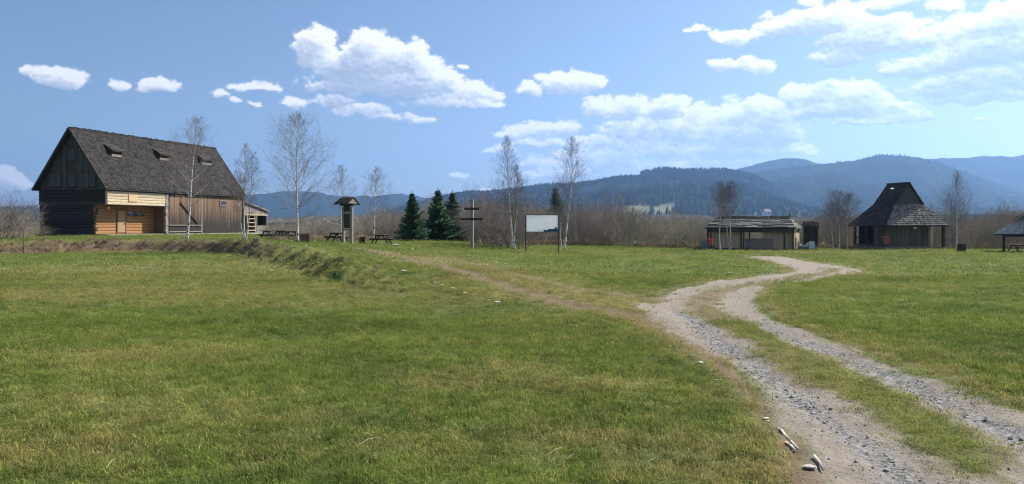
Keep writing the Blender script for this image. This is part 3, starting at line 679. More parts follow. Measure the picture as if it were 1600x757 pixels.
# threshing part: vertical boards
xb0 = PX+.62; xm = FB.py(314.5, 360)[0]
boards('wall_board', M['barn_board'], barn, xb0, xm-.08, .19, lambda x: ZE-.05, -.02, z0=.12)
boards('wall_board', M['barn_board'], barn, xm+.08, L, .19, lambda x: ZE-.05, -.02, z0=.12)
MB().box(xb0, L, .03, .14, .12, ZE).build('inner_frame', M['dark_wood'], barn)
MB().box(xm-.08, xm+.08, -.09, .0, .12, ZE-.05).build('post', M['grey_wood'], barn)
MB().box(PX+.33, PX+.45, -.12, .0, .12, ZE-.05).build('post', M['dark_wood'], barn)
bx0, bz0 = FB.py(282, 317, -.12); bx1, bz1 = FB.py(310.5, 351, -.12)
MB().beam((bx0, -.11, bz0), (bx1, -.11, bz1), .12, .10, (0, 1, 0)).build('brace', M['dark_wood'], barn)
for py in (352.3, 362.3):
    z = FB.py(288, py, -.15)[1]; MB().box(PX+.46, xm-.09, -.16, -.10, z-.05, z+.05).build('rail', M['grey_wood'], barn)
x0, zb = FB.py(343.5, 321.5, -.1); x1, zt = FB.py(354.5, 314, -.1)
f = MB()
for a, b, c, d in ((x0, x1, zt-.08, zt), (x0, x1, zb, zb+.08), (x0, x0+.08, zb+.08, zt-.08), (x1-.08, x1, zb+.08, zt-.08)): f.box(a, b, -.13, -.068, c, d)
w_ = f.build('window', M['grey_wood'], barn); MB().box(x0+.08, x1-.08, -.09, -.07, zb+.08, zt-.08).build('pane', M['glass'], w_)
MB().box(L-.02, L+.14, -.16, .16, .1, ZE).build('corner_post', M['grey_wood'], barn)
# rafter ends under the eave
for i in range(24):
    x = .3+i*(L-.6)/23; MB().beam((x, .1, roofz(.1)-.18), (x, -OV+.04, roofz(-OV+.04)-.16), .1, .12).build('rafter', M['grey_wood'], barn)
# roof
n_ = Vector((0, -slope, 1)).normalized()
for sgn, nm in ((0, 'roof'), (1, 'roof')):
    ye = -OV if sgn == 0 else Wd+OV; m = MB()
    m.slab([(rx0, ye, ZV-.06), (rx1, ye, ZV-.06), (rx1, RY, ZR-.06), (rx0, RY, ZR-.06)], (0, 0, -.10)); rf = m.build(nm, M['roof_dark'], barn)
    if sgn == 0: roof_front = rf
    A, B, C_, D_ = ((rx0-.03, ye, ZV-.05), (rx1+.03, ye, ZV-.05), (rx1+.03, RY, ZR-.03), (rx0-.03, RY, ZR-.03))
    if sgn: A, B, C_, D_ = B, A, D_, C_
    roof_shingles('shingles', M['shingle'], rf, A, B, C_, D_, .27, .21, th=.024, jit=.07, seed=3+sgn)
for y0, y1 in ((-OV, RY), (Wd+OV, RY)):
    MB().beam((rx0-.05, y0, ZV-.14), (rx0-.05, y1, ZR-.10), .05, .20).build('barge_board', M['dark_wood'], barn)
rr2 = random.Random(4); m = MB(); k = 110
for i in range(k):
    x = rx0+(rx1-rx0)*i/k; z = ZR+.02+rr2.uniform(0, .09); w = (rx1-rx0)/k-.01
    m.t = rr2.random(); m.box(x, x+w, RY-.14, RY+.05, ZR-.16, z)
m.build('ridge_shingles', M['shingle'], barn, kind='stuff')
for px in (112, 147, 178, 207, 236, 262):
    x = FB.py(px, 200, RY)[0]; m = MB(); m.tube([(x, RY, ZR-.1), (x, RY, ZR+.75)], [.012, .010], 5); m.build('lightning_rod', M['zinc'], barn)
# dormers: low shed hoods on the front slope
def roof_pt(px, py):
    for yy in np.linspace(-OV, RY, 400):
        x, z = FB.py(px, py, yy)
        if z <= roofz(yy): return x, yy, z
    return x, yy, z
for (pxa, pxb, pyb) in ((573, 622, 246), (820, 866, 264), (1038, 1084, 287)):
    x0d, yb_, zb_ = roof_pt(z1x(pxa), z1y(pyb)); x1d = roof_pt(z1x(pxb), z1y(pyb))[0]
    hf, s2 = .62, .60; run = hf/(slope-s2); ef = yb_-.22
    zo = zb_+hf                                           # top of the front opening
    q = [(x0d-.08, ef, zo-s2*.22), (x1d+.12, ef, zo-s2*.22), (x1d+.12, yb_+run+.1, zo+s2*(run+.1)), (x0d-.08, yb_+run+.1, zo+s2*(run+.1))]
    dm = MB().slab(q, (0, 0, .05)).build('dormer', M['roof_dark'], barn)
    roof_shingles('shingles', M['shingle_dark'], dm, *[Vector(p)+Vector((0, 0, .06)) for p in q], .24, .2, seed=9)
    for xx in (x0d, x1d-.05):
        MB().slab([(xx, yb_, zb_-.03), (xx, yb_+run, zb_+slope*run-.03), (xx, yb_, zo)], (.05, 0, 0)).build('cheek', M['dark_wood'], dm)
    MB().box(x0d+.05, x1d-.05, yb_+.06, yb_+.10, zb_, zo-.02).build('opening', M['dark_wood'], dm)  # solid dark panel painted as the shade inside the dormer
    for k_ in range(2): MB().box(x0d+.06, x1d-.06, yb_-.02+.01*k_, yb_+.02+.01*k_, zb_+.02+k_*.12, zb_+.12+k_*.12).build('louvre_board', M['grey_wood'], dm)
# lean-to at the far end
LX = FB.py(417, 365, 0)[0]; zl0 = FB.py(381, 316, 0)[1]; zl1 = FB.py(418, 331, 0)[1]
LX = min(LX, L+14)
print('LEAN', L, LX, zl0, zl1)
rl = MB().slab([(L+.15, -.25, zl0), (LX+.25, -.25, zl1-.05), (LX+.25, Wd-.5, zl1-.05), (L+.15, Wd-.5, zl0)], (0, 0, .12)).build('lean_to_roof', M['grey_wood'], barn)
sl_ = (zl1-zl0)/(LX-L); zlean = lambda x: zl0+sl_*(x-L)-.05
boards('wall_board', M['grey_wood'], barn, L+.15, LX, .3, zlean, .0, z0=zlean(LX)-.35)
for x in (L+.3, L+(LX-L)*.55, LX-.1): MB().box(x-.08, x+.08, -.1, .08, 0, zlean(LX)-.3).build('post', M['grey_wood'], barn)
MB().box(L+.15, LX, -.12, -.04, zlean(LX)-.45, zlean(LX)-.33).build('lintel', M['light_wood'], barn)
for q in range(4): MB().box(L+(LX-L)*.56, LX-.05, -.03, .02, .1+q*.22, .30+q*.22).build('parapet_board', M['grey_wood'], barn)
MB().box(L+.15, LX+.1, .0, Wd-.6, -.3, .09).build('lean_to_floor', M['concrete'], barn)
MB().box(L+.3, LX-.1, 1.3, 1.4, .1, zlean(LX)-.1).build('lean_to_dark_backing', M['dark_wood'], barn)  # dark backing added close in so the lean-to looks shaded inside
MB().box(LX-.12, LX-.05, .1, 1.3, .1, zlean(LX)-.12).build('lean_to_side_wall', M['dark_wood'], barn)
MB().box(L-.4, LX-1.2, -.9, -.1, -.3, .08).build('stone_slab', M['concrete'], barn)
ld = empty('ladder', tuple(FB.o+FB.x*(L+(LX-L)*.30)+FB.y*(-.35)+Vector((0, 0, .05))), TH, label='pale wooden ladder frame leaning in the opening of the barn lean-to', cat='ladder')
for x in (-.9, .6): MB().beam((x, 0, 0), (x+.2, .3, 2.35), .12, .08).build('rail', M['light_wood'], ld)
for q in range(5): MB().beam((-.88+.04*q, .06*q+.02, .35+.45*q), (.64+.04*q, .06*q+.02, .35+.45*q), .07, .09).build('rung', M['light_wood'], ld)

# ================================================================== KIOSK (long lattice shelter)
gx, gy, gz = G(1106, 389.6); FK = Frame((gx, gy, gz), R(-28)); kio = empty('market_kiosk', (gx, gy, gz), R(-28), label='long low kiosk with lattice frieze and plank roof, red box at its right corner', cat='kiosk')
KL = FK.py(1240, 391)[0]; kz = FK.py(1106, 356)[1]; KD = 3.0; zk = lambda py, px=1170, y=0: FK.py(px, py, y)[1]
KR = FK.py(1180, 340, KD/2)[1]; k0 = FK.py(1122, 341, KD/2)[0]; k1 = FK.py(1234, 340, KD/2)[0]
print('KIOSK at', gx, gy, gz, 'L', KL, 'eave', kz, 'ridge', KR, k0, k1)
o_ = .22
for nm, q in (('front', [(-o_, -o_, kz+.02), (KL+o_, -o_, kz+.02), (k1, KD/2, KR), (k0, KD/2, KR)]), ('rear', [(KL+o_, KD+o_, kz+.02), (-o_, KD+o_, kz+.02), (k0, KD/2, KR), (k1, KD/2, KR)]),
              ('hip', [(KL+o_, -o_, kz+.02), (KL+o_, KD+o_, kz+.02), (k1, KD/2, KR)]), ('hip', [(-o_, KD+o_, kz+.02), (-o_, -o_, kz+.02), (k0, KD/2, KR)])):
    rf = MB().slab([Vector(p)-Vector((0, 0, .06)) for p in q], (0, 0, -.05)).build('roof', M['roof_dark'], kio)
    if len(q) == 4: roof_shingles('roof_planks', M['shingle_kiosk'], rf, q[0], q[1], q[2], q[3], .27, .8, th=.08, jit=.03, base=-.04, seed=5, twk=.12)
    else: roof_shingles('roof_planks', M['shingle_kiosk'], rf, q[0], q[1], Vector(q[2])+Vector((.0, .06, 0)), Vector(q[2])-Vector((0, .06, 0)), .22, .2, th=.04, jit=.04, base=-.04, seed=6)
for i in range(7): MB().box(k0+(k1-k0)*i/7+.02, k0+(k1-k0)*(i+1)/7-.02, KD/2-.10, KD/2+.10, KR-.03, KR+.10+.02*(i % 2)).build('ridge_board', M['grey_wood'] if i > 2 else M['dark_wood'], kio)
m = MB(); m.tube([(k1, KD/2, KR), (k1, KD/2, KR+.5)], [.05, .01], 6); m.build('finial', M['dark_wood'], kio)
kx = lambda px, y=0: FK.py(px, 388, y)[0]
zf0, zf1 = zk(363), kz-.10
for px in (1106, 1110.5, 1158, 1162, 1225.5, 1239.5): MB().box(kx(px)-.06, kx(px)+.06, -.06, .06, 0, zf1-.02).build('post', M['dark_wood'], kio)
for px in (1106, 1160, 1239): MB().box(kx(px)-.06, kx(px)+.06, KD-.06, KD+.06, 0, zf1-.02).build('post', M['dark_wood'], kio)
MB().box(-.05, KL+.05, -.075, -.062, zf0-.02, zf0+.05).build('beam', M['dark_wood'], kio); MB().box(-.05, KL+.05, -.058, .055, zf1-.02, zf1+.06).build('beam', M['dark_wood'], kio)
def lattice(xa, xb):
    n = int((xb-xa)/.22)
    for s in (1, -1):
        for i in range(n):
            a = xa+i*(xb-xa)/n; b = a+(xb-xa)/n*1.5; b = min(b, xb)
            if s < 0: a, b = b, a
            MB().beam((a, -.09-.012*(s < 0), zf0+.04), (b, -.09-.012*(s < 0), zf1), .02, .045, (0, 1, 0)).build('lattice_slat', M['grey_wood'], kio)
lattice(kx(1112), kx(1156)); lattice(kx(1190), kx(1238))
MB().box(.0, KL, -.03, -.01, zf0+.05, zf1-.02).build('frieze_backing', M['dark_wood'], kio)
wy = .55
boards('wall_board', M['tan_board'], kio, kx(1111), kx(1158), .16, lambda x: zf0+.03, wy, z0=.12)
boards('wall_board', M['tan_board'], kio, kx(1189), kx(1239), .16, lambda x: zf0+.03, wy, z0=.12)
for px in (1111, 1233):
    MB().box(kx(px), kx(px)+.42, wy-.08, wy-.05, .12, zf0).build('end_panel', M['tan_board'], kio)
MB().box(kx(1163), kx(1206), wy-.12, wy-.06, .1, zk(374)).build('counter_panel', M['panel_wood'], kio)
MB().box(kx(1163), kx(1206), wy-.2, wy+.2, zk(374), zk(374)+.05).build('counter_top', M['grey_wood'], kio)
MB().box(-.1, KL+.1, .2, KD, .0, .11).build('floor', M['dark_wood'], kio)
boards('wall_board', M['light_wood'], kio, .1, KD, .25, lambda x: zf1-.3, KL+.02, th=.03, z0=.12, axis='y')
for i in range(9):
    x = .2+i*(KL-.4)/8; o = bpy.data.objects.new('footing_stone', SM[i % 5]); o.location = (x, .15, .02); o.scale = (.22, .15, .12); link(o, kio)
# things at the kiosk
def bin_thing(name, px, py, wpx, hpx, mat, label, cat, dy=0, lid=None, frame=None):
    x, y, z = G(px, py); w = wpx/F*y; h = hpx/F*y; t = empty(name, (x, y, z), R(-15), label=label, cat=cat); return t, w, h
def red_box(px, pyb, wpx, hpx, mat, label, dz_px=0, foot=391.0, back=0):
    x, y, z = G(px, foot); y0 = y; x0 = x
    s = (y0+back)/y0; x, y = x*s, y*s; k = y/F; w = wpx*k; h = hpx*k; zb = EYE-(pyb-HY)*k
    t = empty('rubbish_bin', (x, y, zb), R(-20), label=label, cat='bin')
    m = MB(); m.slab([(-w/2, -w*.35, 0), (w/2, -w*.35, 0), (w/2, w*.35, 0), (-w/2, w*.35, 0)], (0, 0, h*.82)); m.build('body', mat, t)
    m = MB(); m.tube([(-w/2-.02, 0, h*.84), (w/2+.02, 0, h*.84)], [w*.38]*2, 12); m.build('hood', mat, t)
    MB().box(-w*.3, w*.3, -w*.35-.015, -w*.35, h*.62, h*.74).build('slot', M['metal'], t)
    m = MB(); m.tube([(0, w*.42, -zb+hz(x, y)), (0, w*.42, h*.9)], [.03]*2, 8); m.build('post', M['metal'], t)
red_box(1240.5, 386, 7.5, 14, M['orange'], 'orange red rubbish bin hung at the sunny right corner of the kiosk', foot=391.5)
red_box(1109.5, 383, 6, 9, M['red'], 'dark red rubbish bin at the left end of the kiosk', foot=391)
x, y, z = G(1100.5, 389.5); t = empty('folded_screen', (x, y, z), R(-10), label='teal folded screen of three panels standing left of the kiosk', cat='screen')
for i in range(3): MB().box(-.22+i*.17, -.07+i*.17, -.02+.05*(i % 2), .02+.05*(i % 2), 0, .72).build('panel', M['teal'], t)
x, y, z = G(1262, 391); k = y/F; t = empty('tarpaulin', (x, y, z), R(-12), label='sagging teal and white tarpaulin on stakes between kiosk and dark cabin', cat='tarpaulin')
for px in (-14, 1, 12): m = MB(); m.tube([(px*k, 0, 0), (px*k, 0, 13.5*k)], [.03, .03], 6); m.build('stake', M['dark_wood'], t)
def cloth(x0, x1, top0, top1, sag, bot, name, mat):
    m = MB(); n = 10; vs = []
    for i in range(n+1):
        u = i/n; xx = x0+(x1-x0)*u; sg = sag*4*u*(1-u)
        for j in range(4):
            v = j/3; vs.append((xx, -.04+.06*math.sin(u*9+v*4), (top0+(top1-top0)*u-sg)*(1-v)+bot*v))
    fs = [(i*4+j, i*4+4+j, i*4+5+j, i*4+1+j) for i in range(n) for j in range(3)]
    m.add(vs, fs); o = m.build(name, mat, t, smooth=True); o.modifiers.new('thickness', 'SOLIDIFY').thickness = .02
cloth(-14*k, 1*k, 12*k, 12.5*k, 5*k, 4.5*k, 'upper_sheet', M['pale_cloth']); cloth(-13.8*k, .8*k, 8.5*k, 9*k, 5*k, .3*k, 'lower_sheet', M['teal'])
m = MB(); m.slab([(2*k, -.05, 1.5*k), (12*k, .1, 3.5*k), (10*k, .15, 13.5*k), (2*k, -.02, 13*k)], (0, .03, 0)); m.build('side_sheet', M['pale_cloth'], t)
# dark cabin
x, y, z = G(1271, 389.0); k = y/F; c = empty('cabin', (x, y+.6, z), R(-22), label='narrow dark plank cabin with small shingled roof right of the kiosk', cat='cabin')
w = 10.0*k; h = 36*k
boards('wall_board', M['dark_wood'], c, -w, w, .16, lambda x_: h-.05, -w*.8, z0=.05); boards('wall_board', M['dark_wood'], c, -w*.8, w*.8, .16, lambda x_: h-.05, w+.02, z0=.05, axis='y')
boards('wall_board', M['dark_wood'], c, -w*.8, w*.8, .16, lambda x_: h-.05, -w, z0=.05, axis='y'); MB().box(-w, w, w*.75, w*.8, .05, h-.05).build('rear_wall', M['dark_wood'], c)
for sx in (-1, 1): MB().box(sx*(w+.05)-.05, sx*(w+.05)+.05, -w*.8-.1, -w*.8, 0, h).build('post', M['grey_wood'], c)
for s in (-1, 1):
    q = [(-w-.15, s*(w*.8+.2), h-.05), (w+.15, s*(w*.8+.2), h-.05), (w+.05, 0, h+7*k), (-w-.05, 0, h+7*k)]
    if s > 0: q = [q[1], q[0], q[3], q[2]]
    rf = MB().slab(q, (0, 0, -.06)).build('roof', M['roof_dark'], c); roof_shingles('shingles', M['shingle'], rf, *q, .18, .15, seed=12+s)
MB().slab([(-w, -w*.8, h-.05), (-w, w*.8, h-.05), (-w, 0, h+6*k)], (.04, 0, 0)).build('gable', M['dark_wood'], c); MB().slab([(w, -w*.8, h-.05), (w, w*.8, h-.05), (w, 0, h+6*k)], (-.04, 0, 0)).build('gable', M['dark_wood'], c)

# ================================================================== PAVILION (tall gablet roof)
D = 2.0*F/(390.5-HY)
gx, gy = (1385-800)/F*D, D; gz = hz(gx, gy); FP = Frame((gx, gy, gz), R(17)); pav = empty('pavilion', (gx, gy, gz), R(17), label='pavilion with tall flared dark roof, small top gable and sunlit shingled skirt', cat='pavilion')
ze = FP.py(1385, 352)[1]; PWx = FP.py(1484, 352)[0]; PLy = FP.px(1324, 353)[0]; xm = PWx/2
yr0, zr = FP.px(1420, 286, xm); yr1 = FP.px(1386, 289, xm)[0]; zr_b = FP.px(1386, 289, xm)[1]
zg = FP.py(1420, 319, yr0)[1]; xl = FP.py(1398.6, 318.5, yr0)[0]; xr = FP.py(1442.6, 319.6, yr0)[0]; hw = (xr-xl)/2
print('PAV', gx, gy, gz, 'ze', ze, PWx, PLy, 'ridge', yr0, yr1, zr, 'gable', zg, hw, xl, xr, xm)
yr1 = max(yr1, yr0+1.5)
def up(p, d=0): return Vector(p)+Vector((0, 0, d))
quads = {
 'L1': [(xm-hw, yr1, zg), (xm-hw, yr0, zg), (xm, yr0, zr), (xm, yr1, zr)],
 'L2': [(0, PLy, ze), (0, 0, ze), (xm-hw, yr0, zg), (xm-hw, yr1, zg)],
 'R1': [(xm+hw, yr0, zg), (xm+hw, yr1, zg), (xm, yr1, zr), (xm, yr0, zr)],
 'R2': [(PWx, 0, ze), (PWx, PLy, ze), (xm+hw, yr1, zg), (xm+hw, yr0, zg)],
 'F': [(0, 0, ze), (PWx, 0, ze), (xm+hw, yr0, zg), (xm-hw, yr0, zg)],
 'B': [(PWx, PLy, ze), (0, PLy, ze), (xm-hw, yr1, zg), (xm+hw, yr1, zg)]}
for nm, q in quads.items():
    mt = M['shingle_sunlit'] if nm == 'F' else M['shingle_dark']  # sunny skirt paler, shaded slopes darker: light put into the shingle colour
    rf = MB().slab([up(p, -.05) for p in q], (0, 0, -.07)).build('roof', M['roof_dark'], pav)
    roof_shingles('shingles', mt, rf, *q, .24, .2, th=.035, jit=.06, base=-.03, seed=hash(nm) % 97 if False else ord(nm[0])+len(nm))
# gable triangles
for yy, oy in ((yr0+.06, .05), (yr1-.06, -.05)):
    MB().slab([(xm-hw+.05, yy, zg-.05), (xm+hw-.05, yy, zg-.05), (xm, yy, zr-.12)], (0, oy, 0)).build('gable', M['gable_board'], pav)
for s in (-1, 1): MB().beam((xm+s*(hw+.06), yr0-.04, zg-.05), (xm, yr0-.04, zr+.03), .06, .12).build('barge_board', M['dark_wood'], pav)
MB().box(xm-.1, xm+.1, yr0-.1, yr1, zr-.02, zr+.07).build('ridge_board', M['dark_wood'], pav)
# walls
fx0 = FP.py(1362, 388, .7)[0]; wx = lambda px, y=.55: FP.py(px, 388, y)[0]
rw = wx(1451)
boards('wall_board', M['pavilion_board'], pav, max(wx(1386), .1), rw, .17, lambda x: ze+.1, .7, z0=.25)
boards('wall_board', M['pavilion_board'], pav, rw, PWx-.7, .17, lambda x: ze+.1, 1.6, z0=.2)
boards('wall_board', M['pavilion_board'], pav, .7, PLy*.45, .17, lambda x: ze+.1, max(wx(1386), .1)-.02, z0=.25, axis='y')
MB().box(max(wx(1386), .1)+.05, PWx-.7, PLy-.8, PLy-.7, .2, ze+.1).build('rear_wall', M['dark_wood'], pav)
MB().box(rw+.03, rw+.10, .72, 1.55, .2, ze+.05).build('side_wall', M['dark_wood'], pav)
xp = wx(1454, .25); MB().box(xp-.12, xp+.12, .13, .37, .12, ze-.05).build('post', M['light_wood'], pav)
MB().box(PWx-.5, PWx-.32, .2, .38, .1, ze-.05).build('post', M['dark_wood'], pav)
for px_, yy in ((1336, None), (1354.6, None)):
    yv, _ = FP.px(px_, 388, .25); MB().box(.17, .33, yv-.08, yv+.08, 0, ze-.03).build('post', M['dark_wood'], pav)
yA = FP.px(1336, 388, .25)[0]; yB = FP.px(1354.6, 388, .25)[0]
for z in (.95, .35): MB().box(.22, .28, yB+.081, yA-.081, z-.05, z+.05).build('rail', M['dark_wood'], pav)
for yy in (yA+.0, yB): MB().box(PWx*.45, PWx*.45+.14, yy-.07, yy+.07, .1, ze).build('post', M['dark_wood'], pav)
MB().box(.1, PWx-.4, .3, PLy-.3, .08, .22).build('floor', M['grey_wood'], pav)
MB().box(-.35, 1.1, -.25, .28, .05, .16).build('step', M['grey_wood'], pav)
for i in range(8):
    o = bpy.data.objects.new('footing_stone', SM[i % 5]); o.location = (.3+i*(PWx-.6)/7, .35, .03); o.scale = (.2, .15, .12); link(o, pav)
for i in range(4):
    o = bpy.data.objects.new('footing_stone', SM[i % 5]); o.location = (.2, .8+i*1.0, .03); o.scale = (.16, .2, .12); link(o, pav)
lx, lz = FP.py(1429, 356.5, .6); MB().box(lx-.13, lx+.13, .50, .66, lz-.1, lz+.08).build('lamp', M['white'], pav)
# chimney
cx, cz = xm-hw*.9, 0; yc = yr0+.35
cx = FP.py(1393.5, 300, yc)[0]; zt = FP.py(1395, 296, yc)[1]; m = MB(); m.tube([(cx, yc, zt-.95), (cx, yc, zt)], [.08]*2, 10); m.build('chimney', M['metal'], pav)
m = MB(); m.tube([(cx, yc, zt), (cx, yc, zt+.05), (cx, yc, zt+.13)], [.15, .15, .02], 10); m.build('chimney_cap', M['white'], pav)
red_box(1384.5, 382, 7, 13, M['orange'], 'orange red rubbish bin in the shade at the pavilion corner', foot=390.0, back=-.6)

# ================================================================== OPEN SHELTER at the right edge
gx, gy, gz = G(1566, 394.5); FS = Frame((gx, gy, gz), R(-32)); she = empty('open_shelter', (gx, gy, gz), R(-32), label='open shelter with pale sheet roof and small gablet at the right edge', cat='shelter')
sze = FS.py(1575, 366)[1]; SW = 2.8; SL = 2.4; szr = FS.py(1592, 334, SL/2)[1]
print('SHELTER', gx, gy, gz, sze, szr)
xo0 = FS.py(1553, 366)[0]
for p in ((.1, .1), (SW, .1), (.1, SL), (SW, SL)): MB().box(p[0]-.09, p[0]+.09, p[1]-.09, p[1]+.09, 0, sze-.03).build('post', M['dark_wood'], she)
zm = sze+(szr-sze)*.70; xc = FS.py(1592, 340, SL/2)[0]; xc = xc if xc > 1.2 else SW/2
e0, e1, f0, f1 = -.55, SW+.45, -.35, SL+.35
sq = {'F': [(e0, f0, sze), (e1, f0, sze), (xc+.4, SL/2-.35, zm), (xc-.4, SL/2-.35, zm)], 'L': [(e0, f1, sze), (e0, f0, sze), (xc-.4, SL/2-.35, zm), (xc-.4, SL/2+.35, zm)],
      'R': [(e1, f0, sze), (e1, f1, sze), (xc+.4, SL/2+.35, zm), (xc+.4, SL/2-.35, zm)], 'B': [(e1, f1, sze), (e0, f1, sze), (xc-.4, SL/2+.35, zm), (xc+.4, SL/2+.35, zm)]}
for nm, q in sq.items():
    rf = MB().slab([up(p, -.03) for p in q], (0, 0, -.06)).build('roof', M['roof_dark'], she)
    Q = [Vector(p) for p in q]; n = 12 if nm in 'FB' else 9
    nr_ = (Q[1]-Q[0]).cross(Q[3]-Q[0]).normalized()
    for i in range(n):
        a, b = i/n+.004, (i+1)/n-.004; MB().slab([Q[0].lerp(Q[1], a), Q[0].lerp(Q[1], b), Q[3].lerp(Q[2], b), Q[3].lerp(Q[2], a)], nr_*(.02+.02*(i % 2))).build('roof_board', M['tin'], she)
for s in (-1, 1): MB().slab([(xc+s*.75, SL/2-.75, zm-.05), (xc+s*.75, SL/2+.75, zm-.05), (xc, SL/2+.75, szr), (xc, SL/2-.75, szr)], (0, 0, .06)).build('gablet_roof', M['dark_wood'], she)
MB().slab([(xc-.45, SL/2-.45, zm+.02), (xc+.45, SL/2-.45, zm+.02), (xc, SL/2-.45, szr-.08)], (0, .04, 0)).build('gablet_wall', M['grey_wood'], she)
MB().box(.1, SW, .06, .14, sze-.2, sze-.05).build('beam', M['dark_wood'], she)

# ================================================================== picnic tables
def picnic(x, y, z, rz, label, s=1.0):
    t = empty('picnic_table', (x, y, z), rz, label=label, cat='picnic table', group='picnic tables on the grass')
    m = M['dark_wood']; t.scale = (s, s, s)
    pl = MB().box(-.9, .9, -.065, .065, 0, .04).mesh('tabletop_plank', m)
    for i in range(5): part('tabletop_plank', pl, t, (0, -.3+i*.15, .72))
    bl = MB().box(-.9, .9, -.08, .08, 0, .045).mesh('bench_plank', m)
    for yy in (-.75, -.57, .57, .75): part('bench_plank', bl, t, (0, yy, .43))
    for x_ in (-.65, .65):
        for s2 in (-1, 1): MB().beam((x_, s2*.22, .72), (x_, s2*.68, 0), .045, .10).build('leg', m, t)
        MB().box(x_+.026, x_+.066, -.83, .83, .34, .425).build('cross_beam', m, t)
        MB().box(x_+.026, x_+.066, -.38, .38, .63, .715).build('cross_beam', m, t)
    return t
for px, py, rz, lb in ((426, 375.5, 60, 'dark picnic table nearest the barn, left of a second one'), (449, 375.8, 75, 'dark picnic table between the barn-side table and the tallest birch'),
                       (527, 378.5, 82, 'dark picnic table standing behind the roofed wooden post stand'), (596, 382.0, 88, 'dark picnic table in the open, right of the small brown bin'), (1590, 393.5, 20, 'dark picnic table under the pale roofed shelter at the right edge')):
    x, y, z = G(px, py); picnic(x, y, z, R(rz), lb, y/62 if px < 1000 else .68)
def crate(px, py, wpx, hpx, label, mat, mat2):
    x, y, z = G(px, py); k = y/F; w = wpx*k; h = hpx*k; t = empty('planter_box', (x, y, z), R(25), label=label, cat='planter box')
    n = 5; a = w*.36
    pl = MB().box(-a/n+.008, a/n-.008, -.02, .02, 0, h).mesh('slat', mat); pl2 = MB().box(-a/n+.008, a/n-.008, -.02, .02, 0, h).mesh('slat', mat2)
    for i in range(n):
        c_ = -a+a/n+i*2*a/n
        part('slat', pl, t, (c_, -a, 0)); part('slat', pl, t, (c_, a, 0)); part('slat', pl2, t, (a, c_, 0), rot=(0, 0, R(90))); part('slat', pl2, t, (-a, c_, 0), rot=(0, 0, R(90)))
    MB().box(-a+.03, a-.03, -a+.03, a-.03, .0, h*.9).build('soil_fill', M['bark_dark'], t)
crate(476.5, 379.5, 15, 14, 'reddish brown slatted wooden box right of the tallest birch', M['brown_wood'], M['brown_wood'])
crate(566, 381.5, 10, 11, 'small slatted bin with dark front and orange side between two picnic tables', M['dark_wood'], M['brown_wood'])
crate(1502.5, 394, 12, 12, 'dark slatted box at the foot of the birch right of the pavilion', M['dark_wood'], M['dark_wood'])

# ================================================================== roofed post stand
x, y, z = G(543, 381.0); k = y/F; st = empty('roofed_stand', (x, y, z), R(-28), label='tall roofed wooden stand of two posts with dark panels beside a picnic table', cat='stand')
hw_ = 7.2*k/math.cos(R(28)); hp = 58*k
for s in (-1, 1): MB().box(s*hw_-.09, s*hw_+.09, -.08, .08, -.1, hp).build('post', M['grey_wood'], st)
zz = lambda py: (381-py)*k
MB().box(-hw_+.09, hw_-.09, -.05, .0, zz(357), zz(334)).build('panel', M['dark_wood'], st)
MB().box(-hw_+.09, hw_-.09, -.05, .0, zz(331), zz(320)).build('panel', M['dark_wood'], st)
for py in (332.5, 320, 359): MB().box(-hw_+.09, hw_-.09, -.06, .02, zz(py)-.05, zz(py)+.05).build('rail', M['grey_wood'], st)
ztop = zz(308); zev = zz(319)
for s in (-1, 1):
    q = [(-hw_-.28, s*.62, zev), (hw_+.20, s*.62, zev), (hw_+.20, 0, ztop), (-hw_-.1, 0, ztop)]
    if s > 0: q = [q[1], q[0], q[3], q[2]]
    rf = MB().slab(q, (0, 0, -.05)).build('roof', M['roof_dark'], st); roof_shingles('shingles', M['shingle_dark'], rf, *q, .15, .14, th=.02, base=.005, seed=33+s)
MB().slab([(hw_+.16, -.55, zev+.02), (hw_+.16, .55, zev+.02), (hw_+.16, 0, ztop-.06)], (-.04, 0, 0)).build('gable', M['grey_wood'], st)
MB().box(-hw_-.2, hw_+.2, -.1, .1, zev-.12, zev).build('beam', M['dark_wood'], st)

# ================================================================== cross
x, y, z = G(737.5, 388.5); k = y/F; cr = empty('wooden_cross', (x, y, z), R(-12), label='tall wooden cross with two dark crossbars standing alone on the lawn', cat='cross')
MB().box(-.09, .09, -.09, .09, -.2, 76*k).build('post', M['grey_wood'], cr)
MB().box(-12*k, 12.5*k, -.15, -.05, (388.5-328)*k, (388.5-325)*k+.02).build('crossbar', M['dark_wood'], cr)
MB().box(-17.7*k, 18.2*k, -.15, -.05, (388.5-344)*k, (388.5-341)*k+.02).build('crossbar', M['dark_wood'], cr)

